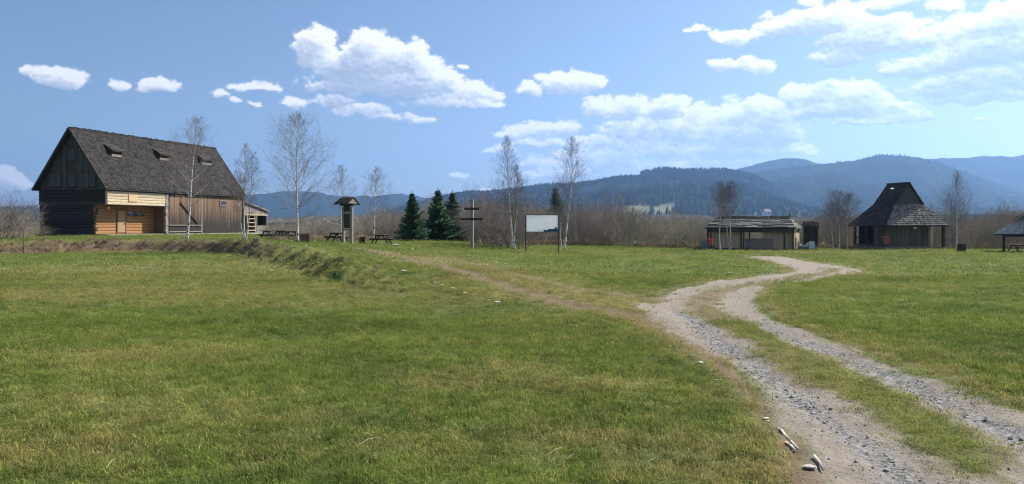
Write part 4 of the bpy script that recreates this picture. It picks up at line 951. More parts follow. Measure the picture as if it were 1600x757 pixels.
# ================================================================== display board
x, y, z = G(847, 396); k = y/F; bd = empty('display_board', (x, y, z), R(-3), label='white rectangular display board with blue print on two thin black posts', cat='sign')
for xx in (-25.5, 25.5): m = MB(); m.tube([(xx*k*1.0, 0, -.1), (xx*k, 0, 60*k)], [.035, .035], 8); m.build('post', M['metal'], bd)
MB().box(-24.5*k, 24.8*k, -.03, .0, 34*k, 60*k).build('panel', M['board_white'], bd)
for z0, z1 in ((33.3, 34), (60, 60.8)): MB().box(-25*k, 25.3*k, -.035, .012, z0*k, z1*k).build('frame_rail', M['metal'], bd)
MB().box(2.5*k, 24.6*k, -.0335, -.0305, 34.1*k, 36.7*k).build('print', M['print_blue'], bd)
pts = [(-6.5, 37.6), (-1, 36.8), (4, 37.2), (9, 36.2), (9, 37.9), (13.5, 38.3), (19.5, 38.4), (19.7, 41.0), (22.7, 41.3), (23, 38.6), (24.6, 38.3), (24.6, 34.2), (2.5, 34.2), (2.3, 35.4), (8, 35.5), (8.4, 35.9), (-6, 36.9)]
MB().slab([(a*k, -.033, b*k) for a, b in pts], (0, -.004, 0)).build('print', M['print_blue'], bd)

# ================================================================== TREES
def grow(m, p, d, L_, r, lev, r_, maxlev, nseg, kids, curl=.25, upb=.25, rt=.25, lim=None):
    pts = [p]; rads = [r]; dd = d.copy(); q = p.copy()
    for i in range(nseg):
        dd = (dd+Vector((r_.gauss(0, curl), r_.gauss(0, curl), r_.gauss(0, curl)+upb))/nseg*1.3).normalized()
        q = q+dd*(L_/nseg); pts.append(q.copy()); rads.append(max(.0028, r*(1-(1-rt)*(i+1)/nseg)))
    m.cur = 1 if r > .014 else 0
    m.tube(pts, rads, 4 if lev < 2 and r > .012 else 3, cap=False)
    if lev >= maxlev: return
    n = kids[min(lev, len(kids)-1)]
    for i in range(n):
        t = .18+.80*(i+r_.random())/n; f = t*nseg; k = min(int(f), nseg-1); b = pts[k].lerp(pts[k+1], f-k)
        ax = (pts[k+1]-pts[k]).normalized(); az = r_.uniform(0, 6.283); o = ax.orthogonal().normalized(); o = Quaternion(ax, az) @ o
        an = r_.uniform(.5, .95); nd = (ax*math.cos(an)+o*math.sin(an)).normalized()
        grow(m, b, nd, L_*(.62-.30*t)*r_.uniform(.7, 1.2), max(.0035, r*(1-.7*t)*.5), lev+1, r_, maxlev, max(2, nseg-1), kids, curl, upb, rt)
def birch(name, base, h, seed, label, group='bare birch trees', spread=.26, n=46, low=.22, r0=None, lean=(0, 0), extra=None, upb=.17, kids=(8, 5), ang=(.65, 1.05), shape=1.0, trunkmat='birch'):
    r_ = random.Random(seed); t = empty(name, base, 0, label=label, cat='tree', group=group); r0 = r0 or h*.0125
    stems = [(Vector((0, 0, -.15)), lean, h, r0)]+[(Vector((a, b, -.1)), (c, d), hh, r0*q) for a, b, c, d, hh, q in (extra or [])]
    for p0, ln_, hh, rr in stems:
        pts = []; N_ = 16; wob = [r_.gauss(0, .007*hh) for _ in range(4)]
        for i in range(N_+1):
            u = i/N_; pts.append(p0+Vector((ln_[0]*hh*math.sin(u*1.57)+wob[0]*math.sin(u*7+wob[1]*9), ln_[1]*hh*u+wob[2]*math.sin(u*5), u*hh)))
        rad = [rr*(1-.95*(i/N_)**.62)*(1.3 if i == 0 else 1) for i in range(N_+1)]
        k = int(N_*.72); MB().tube(pts[:k+1], rad[:k+1], 8).build('trunk', M[trunkmat], t, smooth=True)
        m = MB(); m.cur = 1; m.tube(pts[k:], rad[k:], 4, cap=False)
        nn = int(n*hh/h)
        for i in range(nn):
            u = low+(.985-low)*((i+r_.random())/nn)**.9; f = u*N_; j = min(int(f), N_-1); b = pts[j].lerp(pts[j+1], f-j)
            az = i*2.4+r_.uniform(-.5, .5); an = r_.uniform(*ang)*(1.25-.6*u); d = Vector((math.cos(az)*math.sin(an), math.sin(az)*math.sin(an), math.cos(an)))
            prof = math.sin(min(1, (1-u)/(1-low)*1.15+.05)*1.45)**shape
            L_ = hh*spread*1.3*prof*r_.uniform(.6, 1.25)*(1 if u > low+.1 else .75)+.12
            grow(m, b, d, L_, max(.008, min(rad[j]*.42, L_*.013)), 1, r_, 3, 5, (0, kids[0], kids[1]), .26, upb)
        c = m.build('crown', [M['twig'], M['limb']], t)
    return t
def bt(px, pyb, pyt): x, y, z = G(px, pyb); return (x, y, z), EYE-(pyt-HY)*y/F-z
b, h = bt(291, 375, 183); birch('birch_tree', b, h, 21, 'bare birch with bent white trunk in front of the barn boards', spread=.22, lean=(.07, 0), low=.28, n=44)
b, h = bt(381.5, 377, 222); birch('birch_tree', b, h, 5, 'bare birch with forked white trunks at the right end of the barn', spread=.15, low=.30, n=34, lean=(.01, 0), extra=[(.1, 0, .08, 0, h*.9, .75), (-.05, .1, -.09, 0, h*.72, .5)])
b, h = bt(464, 379, 180); birch('birch_tree', b, h, 8, 'tallest wide-spreading bare birch beside the reddish slatted box', spread=.31, low=.20, n=54, kids=(9, 5), upb=.16, ang=(.7, 1.2))
b, h = bt(533, 377, 258); birch('birch_tree', b, h, 13, 'slim bare birch rising behind the roofed post stand', spread=.20, low=.35, n=30)
b, h = bt(582, 379, 260); birch('birch_tree', b, h, 14, 'slim bare birch with leaning white trunk right of the small bin', spread=.21, low=.30, n=34, lean=(.05, 0))
b, h = bt(802, 389.5, 211); birch('birch_tree', b, h, 15, 'tall bare birch with twin trunks growing out of a bush left of the board', spread=.16, low=.26, n=52, lean=(-.055, 0), extra=[(.15, 0, .02, 0, h*.74, .6)], ang=(.5, .85))
b, h = bt(882, 390.5, 214); birch('birch_tree', b, h, 16, 'tall bare birch with dark forked foot right of the white board', spread=.20, low=.24, n=56, lean=(.07, 0), extra=[(-.2, 0, -.03, 0, h*.45, .55)], ang=(.5, .9))
b, h = bt(1125.5, 391.5, 285); birch('birch_tree', b, h, 17, 'left of two slim bare birches before the kiosk', spread=.24, low=.35, n=34, ang=(.6, 1.0))
b, h = bt(1141, 391, 283); birch('birch_tree', b, h, 18, 'right of two slim bare birches before the kiosk', spread=.24, low=.35, n=34, ang=(.6, 1.0), extra=[(-.1, .1, -.06, 0, h*.9, .7)])
b, h = bt(1495, 392.5, 266); birch('birch_tree', b, h, 19, 'bare birch with gnarled pale limbs right of the pavilion', spread=.20, low=.28, n=46, kids=(7, 4))
b, h = bt(1311, 390, 300); birch('birch_tree', b, h, 20, 'clump of slender bare birches left of the pavilion', spread=.36, low=.25, n=36, ang=(.65, 1.05), extra=[(.75, .1, .01, 0, h*.95, .9), (-.35, .3, -.06, 0, h*.8, .7)])
x, y, z = G(37, 397); birch('young_tree', (x, y, z), 2.3, 31, 'small thin leafless sapling on the bank left of the barn', group=None, spread=.34, low=.3, n=16, r0=.035, trunkmat='bark_dark', kids=(4, 2))

def spruce(px, pyb, pyt, wpx, seed, label):
    (b, h) = bt(px, pyb, pyt); r_ = random.Random(seed); t = empty('spruce_tree', b, 0, label=label, cat='tree', group='dark green spruces'); k = b[1]/F; Rm = wpx*k/2*1.3
    MB().tube([(0, 0, -.1), (0, 0, h*.5), (0, 0, h*.97)], [h*.02, h*.012, .01], 7).build('trunk', M['bark_dark'], t)
    m = MB(); nw = 30
    for i in range(nw):
        u = .07+.91*i/nw; z = u*h; rad = Rm*(1-u)**.95*r_.uniform(.8, 1.15); nb = int(6+7*(1-u))
        for j in range(nb):
            az = 6.283*(j+r_.random()*.7)/nb; L_ = rad*r_.uniform(.5, 1.3)*(1+.18*math.sin(az*2+seed+z))+.03; dr = Vector((math.cos(az), math.sin(az), 0)); side = Vector((-dr.y, dr.x, 0))
            ns_ = max(5, int(L_/.09)); dip = r_.uniform(-.35, .05)+.5*u
            for q in range(ns_):
                v = (q+.6)/ns_; c = Vector((0, 0, z))+dr*(L_*v)+Vector((0, 0, L_*(dip*v+.22*v*v)))
                wd = (.13+.24*L_*(1-v*.75))*r_.uniform(.7, 1.2)
                for s in (-1, 1):
                    tip = c+side*s*wd+dr*(.10+.1*wd)+Vector((0, 0, -.16*wd-r_.uniform(0, .07)))
                    m.add([c-dr*.05+Vector((0, 0, .02)), c+dr*.06, tip, c+side*s*wd*.5-dr*.04+Vector((0, 0, -.10))], [(0, 1, 2), (0, 2, 3)])
    for i in range(5): m.tube([(0, 0, h*.93), (rnd.uniform(-.04, .04), rnd.uniform(-.04, .04), h*1.02)], [.03, .008], 3)
    m.build('crown', M['needle'], t)
spruce(644, 377, 300, 37, 1, 'leftmost spruce, standing apart left of the pair'); spruce(684, 376.5, 295, 44, 2, 'spruce forming the left of the close pair')
spruce(707, 376.3, 299, 42, 3, 'spruce forming the right of the close pair'); spruce(868, 379, 291, 38, 4, 'spruce mostly hidden behind the white display board')

# shrubs
def bush_mesh(seed, h, w, stems, mats, kids=(6, 3), droop=0.0, r0=.02):
    r_ = random.Random(seed); m = MB()
    for i in range(stems):
        a = r_.uniform(0, 6.283); q = r_.random()**.6; p = Vector((math.cos(a)*w*.22*q, math.sin(a)*w*.22*q, -.05)); an = q*.85*r_.uniform(.6, 1.1)
        d = Vector((math.cos(a)*math.sin(an), math.sin(a)*math.sin(an), math.cos(an))); L_ = h*r_.uniform(.65, 1.1)*(1-.18*q)
        grow(m, p, d, L_, r0*r_.uniform(.6, 1.2), 1, r_, 3, 5, (0, kids[0], kids[1]), .25, .12)
    m.mi = [0 if x == 0 else 1 for x in m.mi]
    return m.mesh('bush', mats)
BUSH = {}
for nm, mt in (('brown', 'bush_a'), ('olive', 'bush_b'), ('purple', 'bush_c')):
    BUSH[nm] = [bush_mesh(100+ord(nm[0])+i, 3.0, 3.0, 22, [M[mt], M[mt]], (9, 5)) for i in range(2)]
BUSH['dense'] = [bush_mesh(400+i, 3.0, 3.4, 46, [M['bush_c'], M['bush_c']], (9, 5), r0=.022) for i in range(2)]
BUSH['tall'] = [bush_mesh(300+i, 4.0, 2.6, 16, [M['bush_a'], M['limb']], (9, 5), r0=.03) for i in range(2)]
def bush(px, pyb, pyt, wpx, kind, label, group=None):
    (b, h) = bt(px, pyb, pyt); k = b[1]/F; me = rnd.choice(BUSH[kind]); o = bpy.data.objects.new('bush', me); o.location = b
    hh = 4.0 if kind == 'tall' else 3.0; o.scale = (wpx*k/3.4, wpx*k/3.4, h/hh*.98); o.rotation_euler = (0, 0, rnd.uniform(0, 6)); link(o, label=label, cat='bush', group=group)
bush(803, 387, 304, 125, 'dense', 'dense bare bush round the foot of the twin-trunked birch')
bush(765, 384, 305, 80, 'dense', 'tall bare willow bush behind the wooden cross'); bush(845, 384, 320, 70, 'brown', 'bare bush behind the left half of the white board')
bush(905, 384, 312, 75, 'dense', 'bare bush right of the white board and the dark-footed birch'); bush(955, 384, 298, 75, 'dense', 'tallest bare bush on the lawn edge between board and kiosk')
bush(1305, 387, 305, 50, 'purple', 'purple brown bush behind the slender birches left of the pavilion'); bush(1330, 387, 312, 40, 'tall', 'tall thin bush close to the left porch of the pavilion')
bush(1128, 386, 300, 36, 'tall', 'thin tall bush behind the kiosk roof'); bush(1493, 388, 290, 70, 'purple', 'purple brown bush round the birch right of the pavilion')
bush(6, 376, 298, 95, 'dense', 'big dark bare bush at the left edge behind the bank'); bush(40, 374, 322, 34, 'olive', 'yellowish bare bush between the dark one and the barn')
bush(286, 375.5, 366, 12, 'purple', 'tiny dark shrub at the foot of the bent birch')
for px, t_, w_ in ((985, 322, 'olive bare bush next to the tallest bush, highest of its row'), (1020, 338, 'low olive bush below the left pale clearing on the hill'), (1060, 340, 'low olive bush below the right pale clearing on the hill'), (1090, 341, 'low olive bush touching the teal screen left of the kiosk')):
    bush(px, 387, t_, 60, 'olive', w_, 'olive bushes left of the kiosk')
for px, t_, w_ in ((1460, 330, 'brown bush behind the right eave of the pavilion'), (1530, 330, 'brown bush just right of the birch with the dark box'), (1560, 325, 'brown bush behind the left eave of the open shelter'), (1595, 328, 'brown bush directly behind the open shelter at the right edge'), (1545, 340, 'lower brown bush midway between the birch with the dark box and the shelter')):
    bush(px, 388, t_, 60, 'brown', w_, 'brown bushes at the right')
for px, t_, w_ in ((600, 330, 'bare bush behind the picnic table in the open'), (625, 322, 'bare bush touching the left side of the leftmost spruce'), (665, 325, 'bare bush in the gap between leftmost spruce and spruce pair'), (735, 318, 'bare bush directly behind the wooden cross'), (560, 345, 'low bare bush behind the small slatted bin'), (720, 330, 'bare bush touching the right side of the spruce pair')):
    bush(px, 375.3, t_, 55, 'brown', w_, 'bushes behind the spruces')
# thicket: a continuous mass of shrubs behind
def TD(px): return G(px, float(np.interp(px, [-60, 60, 380, 430, 640, 715, 760, 830, 900, 1050, 1100, 1280, 1600], [372.5, 371, 371, 374.5, 374.5, 374.5, 380, 381, 381.5, 385, 386.5, 386.5, 386.5])))[1]
def thicket():
    g = np.random.default_rng(12); src = BUSH['brown']+BUSH['olive']+BUSH['purple']+BUSH['tall']; P, rt, sc, ix = [], [], [], []
    topy = lambda px: np.interp(px, [-60, 0, 60, 380, 420, 520, 560, 600, 640, 700, 760, 800, 870, 940, 1000, 1040, 1100, 1250, 1300, 1330, 1400, 1460, 1520, 1600, 1700], [318, 325, 336, 340, 346, 346, 338, 326, 318, 318, 312, 322, 322, 322, 334, 340, 343, 343, 332, 332, 338, 334, 336, 334, 334])
    for row in range(7):
        for px in np.arange(-120, 1760, 17):
            px = px+g.uniform(-9, 9); d = TD(px)*(1.0, 1.06, 1.13, 1.22, 1.36, 1.6, 1.9)[row]+g.uniform(-1.5, 1.5)
            x, y = (px-800)/F*d, d; z = float(Hs(np.array([x]), np.array([y]))[0])
            h = EYE-(topy(px)-HY)*d/F-z; h *= (.80, .88, .92, .95, .95, .9, .88)[row]*g.choice([.6, .85, 1.0, 1.15])*g.uniform(.85, 1.12)*(.62+.72*float(vn(np.array([px/38.0]), np.array([row*1.7]), 5)[0])); h = max(h, 1.1)
            if 50 < px < 425 and d < 106: continue
            i = g.choice(8, p=[.2, .15, .16, .16, .12, .11, .05, .05]) if px > 1000 or px < 60 else g.choice(8, p=[.24, .24, .1, .1, .12, .1, .05, .05])
            hb = 4.0 if i >= 6 else 3.0
            P.append((x, y, z)); rt.append((0, 0, g.uniform(0, 6.28))); w = g.uniform(.75, 1.1)*max(.7, h/3.2); sc.append((w, w, h/hb)); ix.append(i)
    scatter('thicket', P, rt, sc, ix, src, kind='stuff')
thicket()
# tan dead grass at the foot of the thicket and on the bank
def dead_grass():
    g = np.random.default_rng(15); mat = M['bush_tan']; m2 = plain('dead_stalk', (.17, .12, .08), .9, noise=.3)
    src = [tuft(200+i, 40, .25, .38, .016, .55).mesh('dead_tuft', mat) for i in range(3)]+[tuft(210+i, 40, .25, .30, .018, .9).mesh('dead_tuft', m2) for i in range(2)]
    P, rt, sc, ix = [], [], [], []
    def put(x, y, s, i): P.append((x, y, hz(x, y)-.02)); rt.append((g.normal(0, .15), g.normal(0, .15), g.uniform(0, 6.28))); sc.append((s*1.2, s*1.2, s)); ix.append(i)
    for px in np.arange(-100, 1750, 1.6):
        for q in range(3):
            d = TD(px)-g.uniform(-1, 6)
            if 50 < px < 425: continue
            put((px-800)/F*d, d, g.uniform(.5, 1.3), g.choice(5, p=[.3, .3, .2, .1, .1]))
    bl = np.array(BANK)
    for i in range(len(BANK)-8):
        (x0, y0), (x1, y1) = BANK[i], BANK[i+1]; n = int(math.hypot(x1-x0, y1-y0)*(34 if i < 6 else 12))
        nx, ny = -(y1-y0), x1-x0; l_ = math.hypot(nx, ny); nx /= l_; ny /= l_
        for _ in range(n):
            u = g.random(); o = g.normal(.9, .55); put(x0+(x1-x0)*u+nx*o, y0+(y1-y0)*u+ny*o, g.uniform(.15, .5), g.choice(5, p=[.24, .24, .24, .14, .14]))
    scatter('dead_grass', P, rt, sc, ix, src, kind='stuff')
dead_grass()

# ================================================================== HILLS
def forest_mat(name, c1, c2, meadow=(.19, .19, .11)):
    m, ns, ln = newmat(name); b = ns['Principled BSDF']; b.inputs['Roughness'].default_value = 1; b.inputs['Specular IOR Level'].default_value = 0
    geo = N(ns, 'NewGeometry')
    n1 = N(ns, 'TexNoise'); n1.inputs['Scale'].default_value = .0035; n1.inputs['Detail'].default_value = 12; n1.inputs['Roughness'].default_value = .72; ln.new(geo.outputs['Position'], n1.inputs['Vector'])
    rp = ramp(ns, [(.33, c1), (.68, c2)]); ln.new(n1.outputs[0], rp.inputs[0])
    at = N(ns, 'Attribute', attribute_name='meadow'); mx = N(ns, 'Mix', data_type='RGBA'); ln.new(at.outputs['Fac'], mx.inputs[0]); ln.new(rp.outputs[0], mx.inputs[6]); mx.inputs[7].default_value = (*meadow, 1)
    ln.new(mx.outputs[2], b.inputs['Base Color']); return m
FM = forest_mat('forested_slope', (.011, .019, .013), (.027, .040, .024))
def fir(seed):
    m = MB()
    for a, b, r in ((.05, .6, .24), (.35, 1.0, .16)):
        m.add([(r*math.cos(t), r*math.sin(t), a) for t in (0, 1.26, 2.5, 3.8, 5.0)]+[(0, 0, b)], [(i, (i+1) % 5, 5) for i in range(5)])
    return m
FMT = forest_mat('fir_crown', (.010, .018, .012), (.023, .034, .020)); firm = fir(0).mesh('fir', FMT)
BCM = forest_mat('bare_wood_crown', (.085, .072, .062), (.15, .13, .105)); bare_crown = pebble(9, BCM)
def hill(name, prof, d0, d1, seed, rough=.16, meadows=(), trees=0, th=14, base=345, crown='fir'):
    px = np.arange(prof[0][0], prof[-1][0]+1, 2.0); top = np.interp(px, [p[0] for p in prof], [p[1] for p in prof])
    ns = 46; s = np.concatenate([np.linspace(0, 1, ns), [1.15, 1.5, 2.1]])
    PX_, S = np.meshgrid(px, s); zr_ = EYE+(HY-top)*d1/F
    d = d0+(d1-d0)*S; ang = (PX_-800)/F; X = ang*d; Y = d
    prof_s = np.where(S <= 1, S**1.15, np.maximum(0, 1-.5*(S-1)**1.2)); Z = -2+(zr_[None, :]+2)*prof_s
    nz = (fbm(X/(d1*.10), Y/(d1*.16), 5, seed)-.5); rid = 1-abs(2*fbm(X/(d1*.14)+4, Y/(d1*.5), 4, seed+3)-1)
    amp = np.sin(np.clip(S, 0, 1)*math.pi)**.8; Z = Z+zr_.max()*amp*(rough*nz*2+.35*rough*2*(rid-.75)); Z = Z+np.where(S == 1, 1, 0)*(fbm(X/60, Y*0+3, 3, seed+9)-.5)*d1*.0022
    # keep everything under the sightline to the ridge
    lim = EYE+(Z[ns-1][None, :]-EYE)*(Y/Y[ns-1][None, :])*.985; Z = np.where(S < 1, np.minimum(Z, lim), Z)
    md = np.zeros(X.shape); PYv = HY-(Z-EYE)*F/Y
    for mp in meadows:
        md = np.maximum(md, np.clip(sdf(PX_+ (fbm(PX_*.3, PYv*.3, 2, 5)-.5)*6, PYv+(fbm(PX_*.4, PYv*.5, 2, 8)-.5)*3, mp)/1.0+.5, 0, 1))
    V = np.stack([X, Y, Z], -1).reshape(-1, 3); na = len(px); i = np.arange(len(s)-1)[:, None]*na; j = np.arange(na-1)[None, :]
    Q = np.stack([i+j, i+j+1, i+na+j+1, i+na+j], -1).reshape(-1, 4)
    me = bpy.data.meshes.new(name); me.from_pydata(V.tolist(), [], Q.tolist()); me.polygons.foreach_set('use_smooth', [True]*len(Q))
    a = me.attributes.new('meadow', 'FLOAT', 'POINT'); a.data.foreach_set('value', md.ravel()); me.materials.append(FM); me.update()
    o = bpy.data.objects.new(name, me); link(o, kind='structure')
    if trees:
        g = np.random.default_rng(seed); n = trees; ii = g.random(n)*(na-2); ss = np.concatenate([g.random(n//2)**.7*(ns-2), np.full(n-n//2, ns-1.0)-g.random(n-n//2)**2*6]); i0 = ii.astype(int); s0_ = ss.astype(int)
        fx = (ii-i0)[:, None]; P3 = np.stack([X, Y, Z], -1); P = P3[s0_, i0]*(1-fx)+P3[s0_, i0+1]*fx
        fs = (ss-s0_)[:, None]; P = P*(1-fs)+(P3[np.minimum(s0_+1, ns-1), i0]*(1-fx)+P3[np.minimum(s0_+1, ns-1), i0+1]*fx)*fs
        km = (md[s0_, i0] < .3) & (fbm(P[:, 0]/150, P[:, 1]/150, 2, 4) > .36); P = P[km]; n = len(P); P[:, 2] -= 1
        hh = th*g.uniform(.6, 1.25, n)*(.7+.6*fbm(P[:, 0]/90, P[:, 1]/90, 2, 14)); rt = np.zeros((n, 3)); rt[:, 2] = g.uniform(0, 6, n)
        scatter('hill_forest', P, rt, np.stack([hh, hh, hh], -1), np.zeros(n, np.int32), [firm if crown == 'fir' else bare_crown], kind='stuff')
MEAD = [[(975, 322), (1016, 321), (1017, 331), (1000, 334), (972, 333)], [(1021, 323), (1048, 320), (1055, 321), (1047, 334), (1021, 337)], [(1488, 256), (1530, 263), (1500, 262)]]
hill('near_hill', [(540, 352), (600, 335), (650, 320), (690, 310), (715, 305.5), (736, 303.5), (764, 303), (811, 297), (866, 290), (922, 283), (964, 275), (1000, 273), (1026, 266.5), (1043, 265.5), (1071, 267.5), (1107, 266), (1131, 266), (1170, 274), (1220, 296), (1290, 335), (1320, 352)], 1500, 3200, 41, meadows=MEAD, trees=15000, th=15)
hill('middle_hill', [(1040, 352), (1090, 318), (1133, 285), (1170, 272), (1220, 264), (1276, 258), (1297, 256), (1333, 251.5), (1352, 247), (1369, 243), (1393, 242.5), (1416, 244), (1440, 247), (1488, 263), (1540, 282), (1600, 300), (1720, 335), (1760, 352)], 2200, 4000, 52, trees=1200, th=12, rough=.2)
hill('far_mountain', [(1080, 352), (1120, 275), (1166, 261), (1190, 254.5), (1214, 249.5), (1238, 247.5), (1261, 249.5), (1276, 255), (1320, 262), (1420, 250), (1476, 247.5), (1511, 247), (1535, 244.5), (1559, 243.5), (1583, 245), (1600, 241.5), (1660, 238), (1760, 250), (1900, 300), (1960, 352)], 3600, 5200, 63, rough=.2)
hill('left_mountain', [(300, 352), (340, 318), (385, 306), (400, 304), (430, 301), (461, 299), (480, 299.5), (500, 301.5), (528, 307), (552, 307.5), (570, 305), (582, 307.5), (600, 305), (613, 303.5), (628, 302.5), (645, 305.5), (664, 309.5), (690, 311), (740, 318), (800, 352)], 3600, 5400, 74, rough=.2)
hill('low_hill', [(-260, 352), (-160, 335), (-60, 326), (0, 326), (30, 326), (60, 325), (120, 327), (200, 338), (260, 352)], 1600, 3000, 85, trees=2500, th=12)
hill('valley_wood', [(350, 352.6), (420, 343), (520, 340), (640, 338), (760, 335), (900, 336), (1000, 339), (1100, 340), (1200, 340), (1290, 339), (1400, 338), (1500, 335), (1600, 333), (1720, 340), (1800, 352.6)], 600, 1250, 96, trees=14000, th=6.5, crown='bare')
def far_house(px, py, d, w, h, label):
    k = d/F; x = (px-800)*k; z = EYE+(HY-py)*k; t = empty('far_house', (x, d, z), R(20), label=label, cat='house')
    w = w*k; h = h*k; MB().box(-w/2, w/2, -w*.35, w*.35, -6, h*.55).build('wall', M['house_wall'], t)
    m = MB()
    for s in (-1, 1): m.slab([(-w*.55, s*w*.42, h*.5), (w*.55, s*w*.42, h*.5), (w*.55, 0, h), (-w*.55, 0, h)], (0, 0, .3))
    m.build('roof', M['house_roof'], t)
    for i in range(3): MB().box(-w*.35+i*w*.28, -w*.22+i*w*.28, -w*.35-.12, -w*.35-.02, h*.15, h*.38).build('window', M['glass'], t)
far_house(1198, 336, 1500, 11, 9, 'far white house with reddish roof at the forest foot above the kiosk')
far_house(1248.5, 338, 1500, 4.5, 9, 'tiny white far house above the right end of the kiosk roof')
far_house(1180, 338, 1500, 4, 5, 'smallest far house, left of the larger white one')

# ================================================================== CLOUDS (glowing sheets far beyond the hills, their light and shade painted in)
def clouds():
    # blobs: px, py, rx, ry, strength  (directions in the photograph turned into azimuth and elevation)
    B = [  # big cumulus
     (492, 72, 36, 34, 1.2), (480, 95, 25, 22, .9), (520, 105, 40, 30, 1.1), (575, 78, 42, 32, 1.2), (560, 110, 60, 38, 1.3), (610, 95, 45, 32, 1.1), (646, 92, 26, 32, 1.1), (665, 115, 36, 30, 1.1), (690, 128, 40, 24, 1.1), (735, 143, 42, 18, 1.0), (765, 150, 28, 12, .9), (640, 135, 80, 24, 1.2), (540, 135, 70, 18, .8), (700, 158, 70, 13, .8), (765, 165, 26, 8, .8),
     (460, 160, 24, 10, .8), (525, 160, 38, 12, .8), (570, 172, 55, 12, .75), (610, 182, 50, 9, .65), (658, 189, 22, 7, .7), (530, 177, 20, 8, .6),
     # small left
     (98, 124, 38, 20, 1.0), (75, 112, 25, 11, .8), (43, 109, 16, 9, .65), (184, 134, 18, 12, .75), (247, 133, 34, 15, .9), (225, 138, 18, 9, .7), (347, 144, 17, 10, .65), (362, 158, 10, 8, .55), (400, 137, 42, 10, .65), (395, 162, 10, 6, .5), (20, 285, 42, 20, .9), (-20, 275, 50, 20, .9),
     # mid right
     (895, 132, 50, 24, 1.05), (935, 130, 18, 14, .8), (827, 141, 24, 14, .8), (850, 124, 20, 8, .6), (722, 276, 16, 6, .6), (726, 104, 7, 4, .5),
     # cluster above the ridge
     (940, 172, 34, 22, 1.0), (985, 170, 34, 24, 1.0), (1045, 168, 42, 24, 1.05), (1095, 175, 30, 20, .95), (1150, 182, 40, 30, 1.0), (1180, 172, 36, 24, 1.0), (1205, 190, 40, 34, 1.1), (1225, 212, 36, 28, 1.1), (1170, 215, 80, 28, 1.1), (1080, 205, 90, 26, 1.0), (1000, 205, 70, 22, .9), (1245, 235, 32, 12, .9), (1150, 240, 100, 16, .95), (1040, 240, 80, 18, .8), (960, 250, 60, 20, .75), (1120, 255, 60, 10, .7),
     (830, 203, 44, 13, .9), (870, 205, 50, 17, .9), (800, 212, 34, 10, .75), (780, 234, 30, 8, .7), (850, 225, 60, 10, .7), (845, 258, 38, 11, .85), (880, 270, 50, 12, .7), (835, 275, 25, 8, .7), (755, 298, 20, 6, .6), (930, 225, 50, 14, .7),
     (900, 250, 80, 20, .45), (1060, 262, 120, 16, .5), (1150, 225, 90, 30, .6), (1000, 225, 90, 30, .6),
     # right
     (1520, 90, 90, 30, .6),
     (1250, 150, 36, 24, 1.0), (1300, 146, 52, 24, 1.1), (1350, 150, 40, 24, 1.0), (1320, 168, 90, 22, 1.1), (1390, 172, 50, 18, 1.0), (1430, 180, 30, 12, .8), (1270, 175, 50, 14, .8), (1360, 188, 70, 8, .8),
     (1160, 102, 52, 14, .9), (1190, 108, 26, 14, .85), (1130, 98, 26, 9, .7), (1090, 46, 20, 7, .7), (1150, 60, 38, 14, .85), (1120, 56, 18, 8, .6),
     (1230, 40, 60, 24, 1.0), (1300, 30, 60, 28, 1.1), (1350, 60, 70, 34, 1.1), (1310, 90, 40, 20, .9), (1400, 40, 50, 20, .9), (1420, 65, 80, 22, 1.0), (1270, 4, 22, 10, .8), (1390, 4, 60, 14, .9), (1480, 10, 40, 12, .7), (1530, 45, 70, 30, 1.1), (1590, 30, 60, 34, 1.1), (1560, 80, 110, 28, 1.2), (1480, 100, 60, 18, 1.1), (1420, 108, 50, 20, 1.0), (1390, 115, 30, 12, .8), (1560, 125, 110, 26, 1.2), (1470, 140, 60, 18, 1.0), (1540, 150, 90, 16, 1.0), (1650, 60, 90, 60, 1.2), (1660, 140, 80, 30, 1.1), (1530, 187, 16, 6, .6)]
    rc = np.random.default_rng(3)
    def tod(px, py): return math.atan2(px-800, F), math.atan2(HY-py, math.hypot(px-800, F))
    blobs = []
    for px, py, rx, ry, s in B:
        a, e = tod(px, py); blobs.append((a, e, 1.05*rx/F*math.cos(a)**1.2, 1.05*ry/F*math.cos(a), s))
    for _ in range(90):   # the rest of the sky carries the same weather
        a = rc.uniform(-math.pi, math.pi); e = rc.uniform(.03, .9)
        if abs(a) < .62 and e < .36: continue
        if (a-R(SUN_AZ))**2+(e-R(SUN_EL))**2 < .09: continue
        s = .35+e*1.2; cw = rc.uniform(.03, .09)*s
        for q in range(6): blobs.append((a+rc.normal(0, cw), e+rc.normal(0, cw*.25), cw*rc.uniform(.4, .9), cw*rc.uniform(.2, .4), rc.uniform(.8, 1.1)))
    bl = np.array(blobs)
    def field(A, E):
        wx = (fbm(A*55, E*75, 3, 71)-.5)*.016; wy = (fbm(A*55+7, E*75+3, 3, 72)-.5)*.009; bs = np.zeros(A.shape); bw = np.full(A.shape, 1e-4)
        A2 = A+wx; E2 = E+wy; f = np.zeros(A.shape); cs = np.zeros(A.shape)
        for a, e, rx, ry, s in bl:
            if a < A.min()-.25 or a > A.max()+.25: continue
            dy = (E2-e)/ry; dy = np.where(dy < 0, dy*1.35, dy)
            q = 1-(((A2-a)/rx)**2+dy**2); f = np.maximum(f, 0)+0; t = np.clip(q, -3, 1)*s
            tb = np.clip(t, 0, 1)**.6; bs += tb*np.clip((E2-e)/ry, -1, 1); bw += tb; m_ = t > 0; f = np.where(m_, np.maximum(f, t)+.35*np.minimum(f, np.maximum(t, 0)), f); cs = np.maximum(cs, t+3)
        g = cs-3
        w1 = 1-worley(A*42, E*62, 5); w2 = 1-worley(A*95, E*130, 6); w3 = 1-worley(A*210, E*270, 7)
        n = .50*w1+.30*w2+.20*w3
        fb = fbm(A*130, E*210, 4, 8, .6)
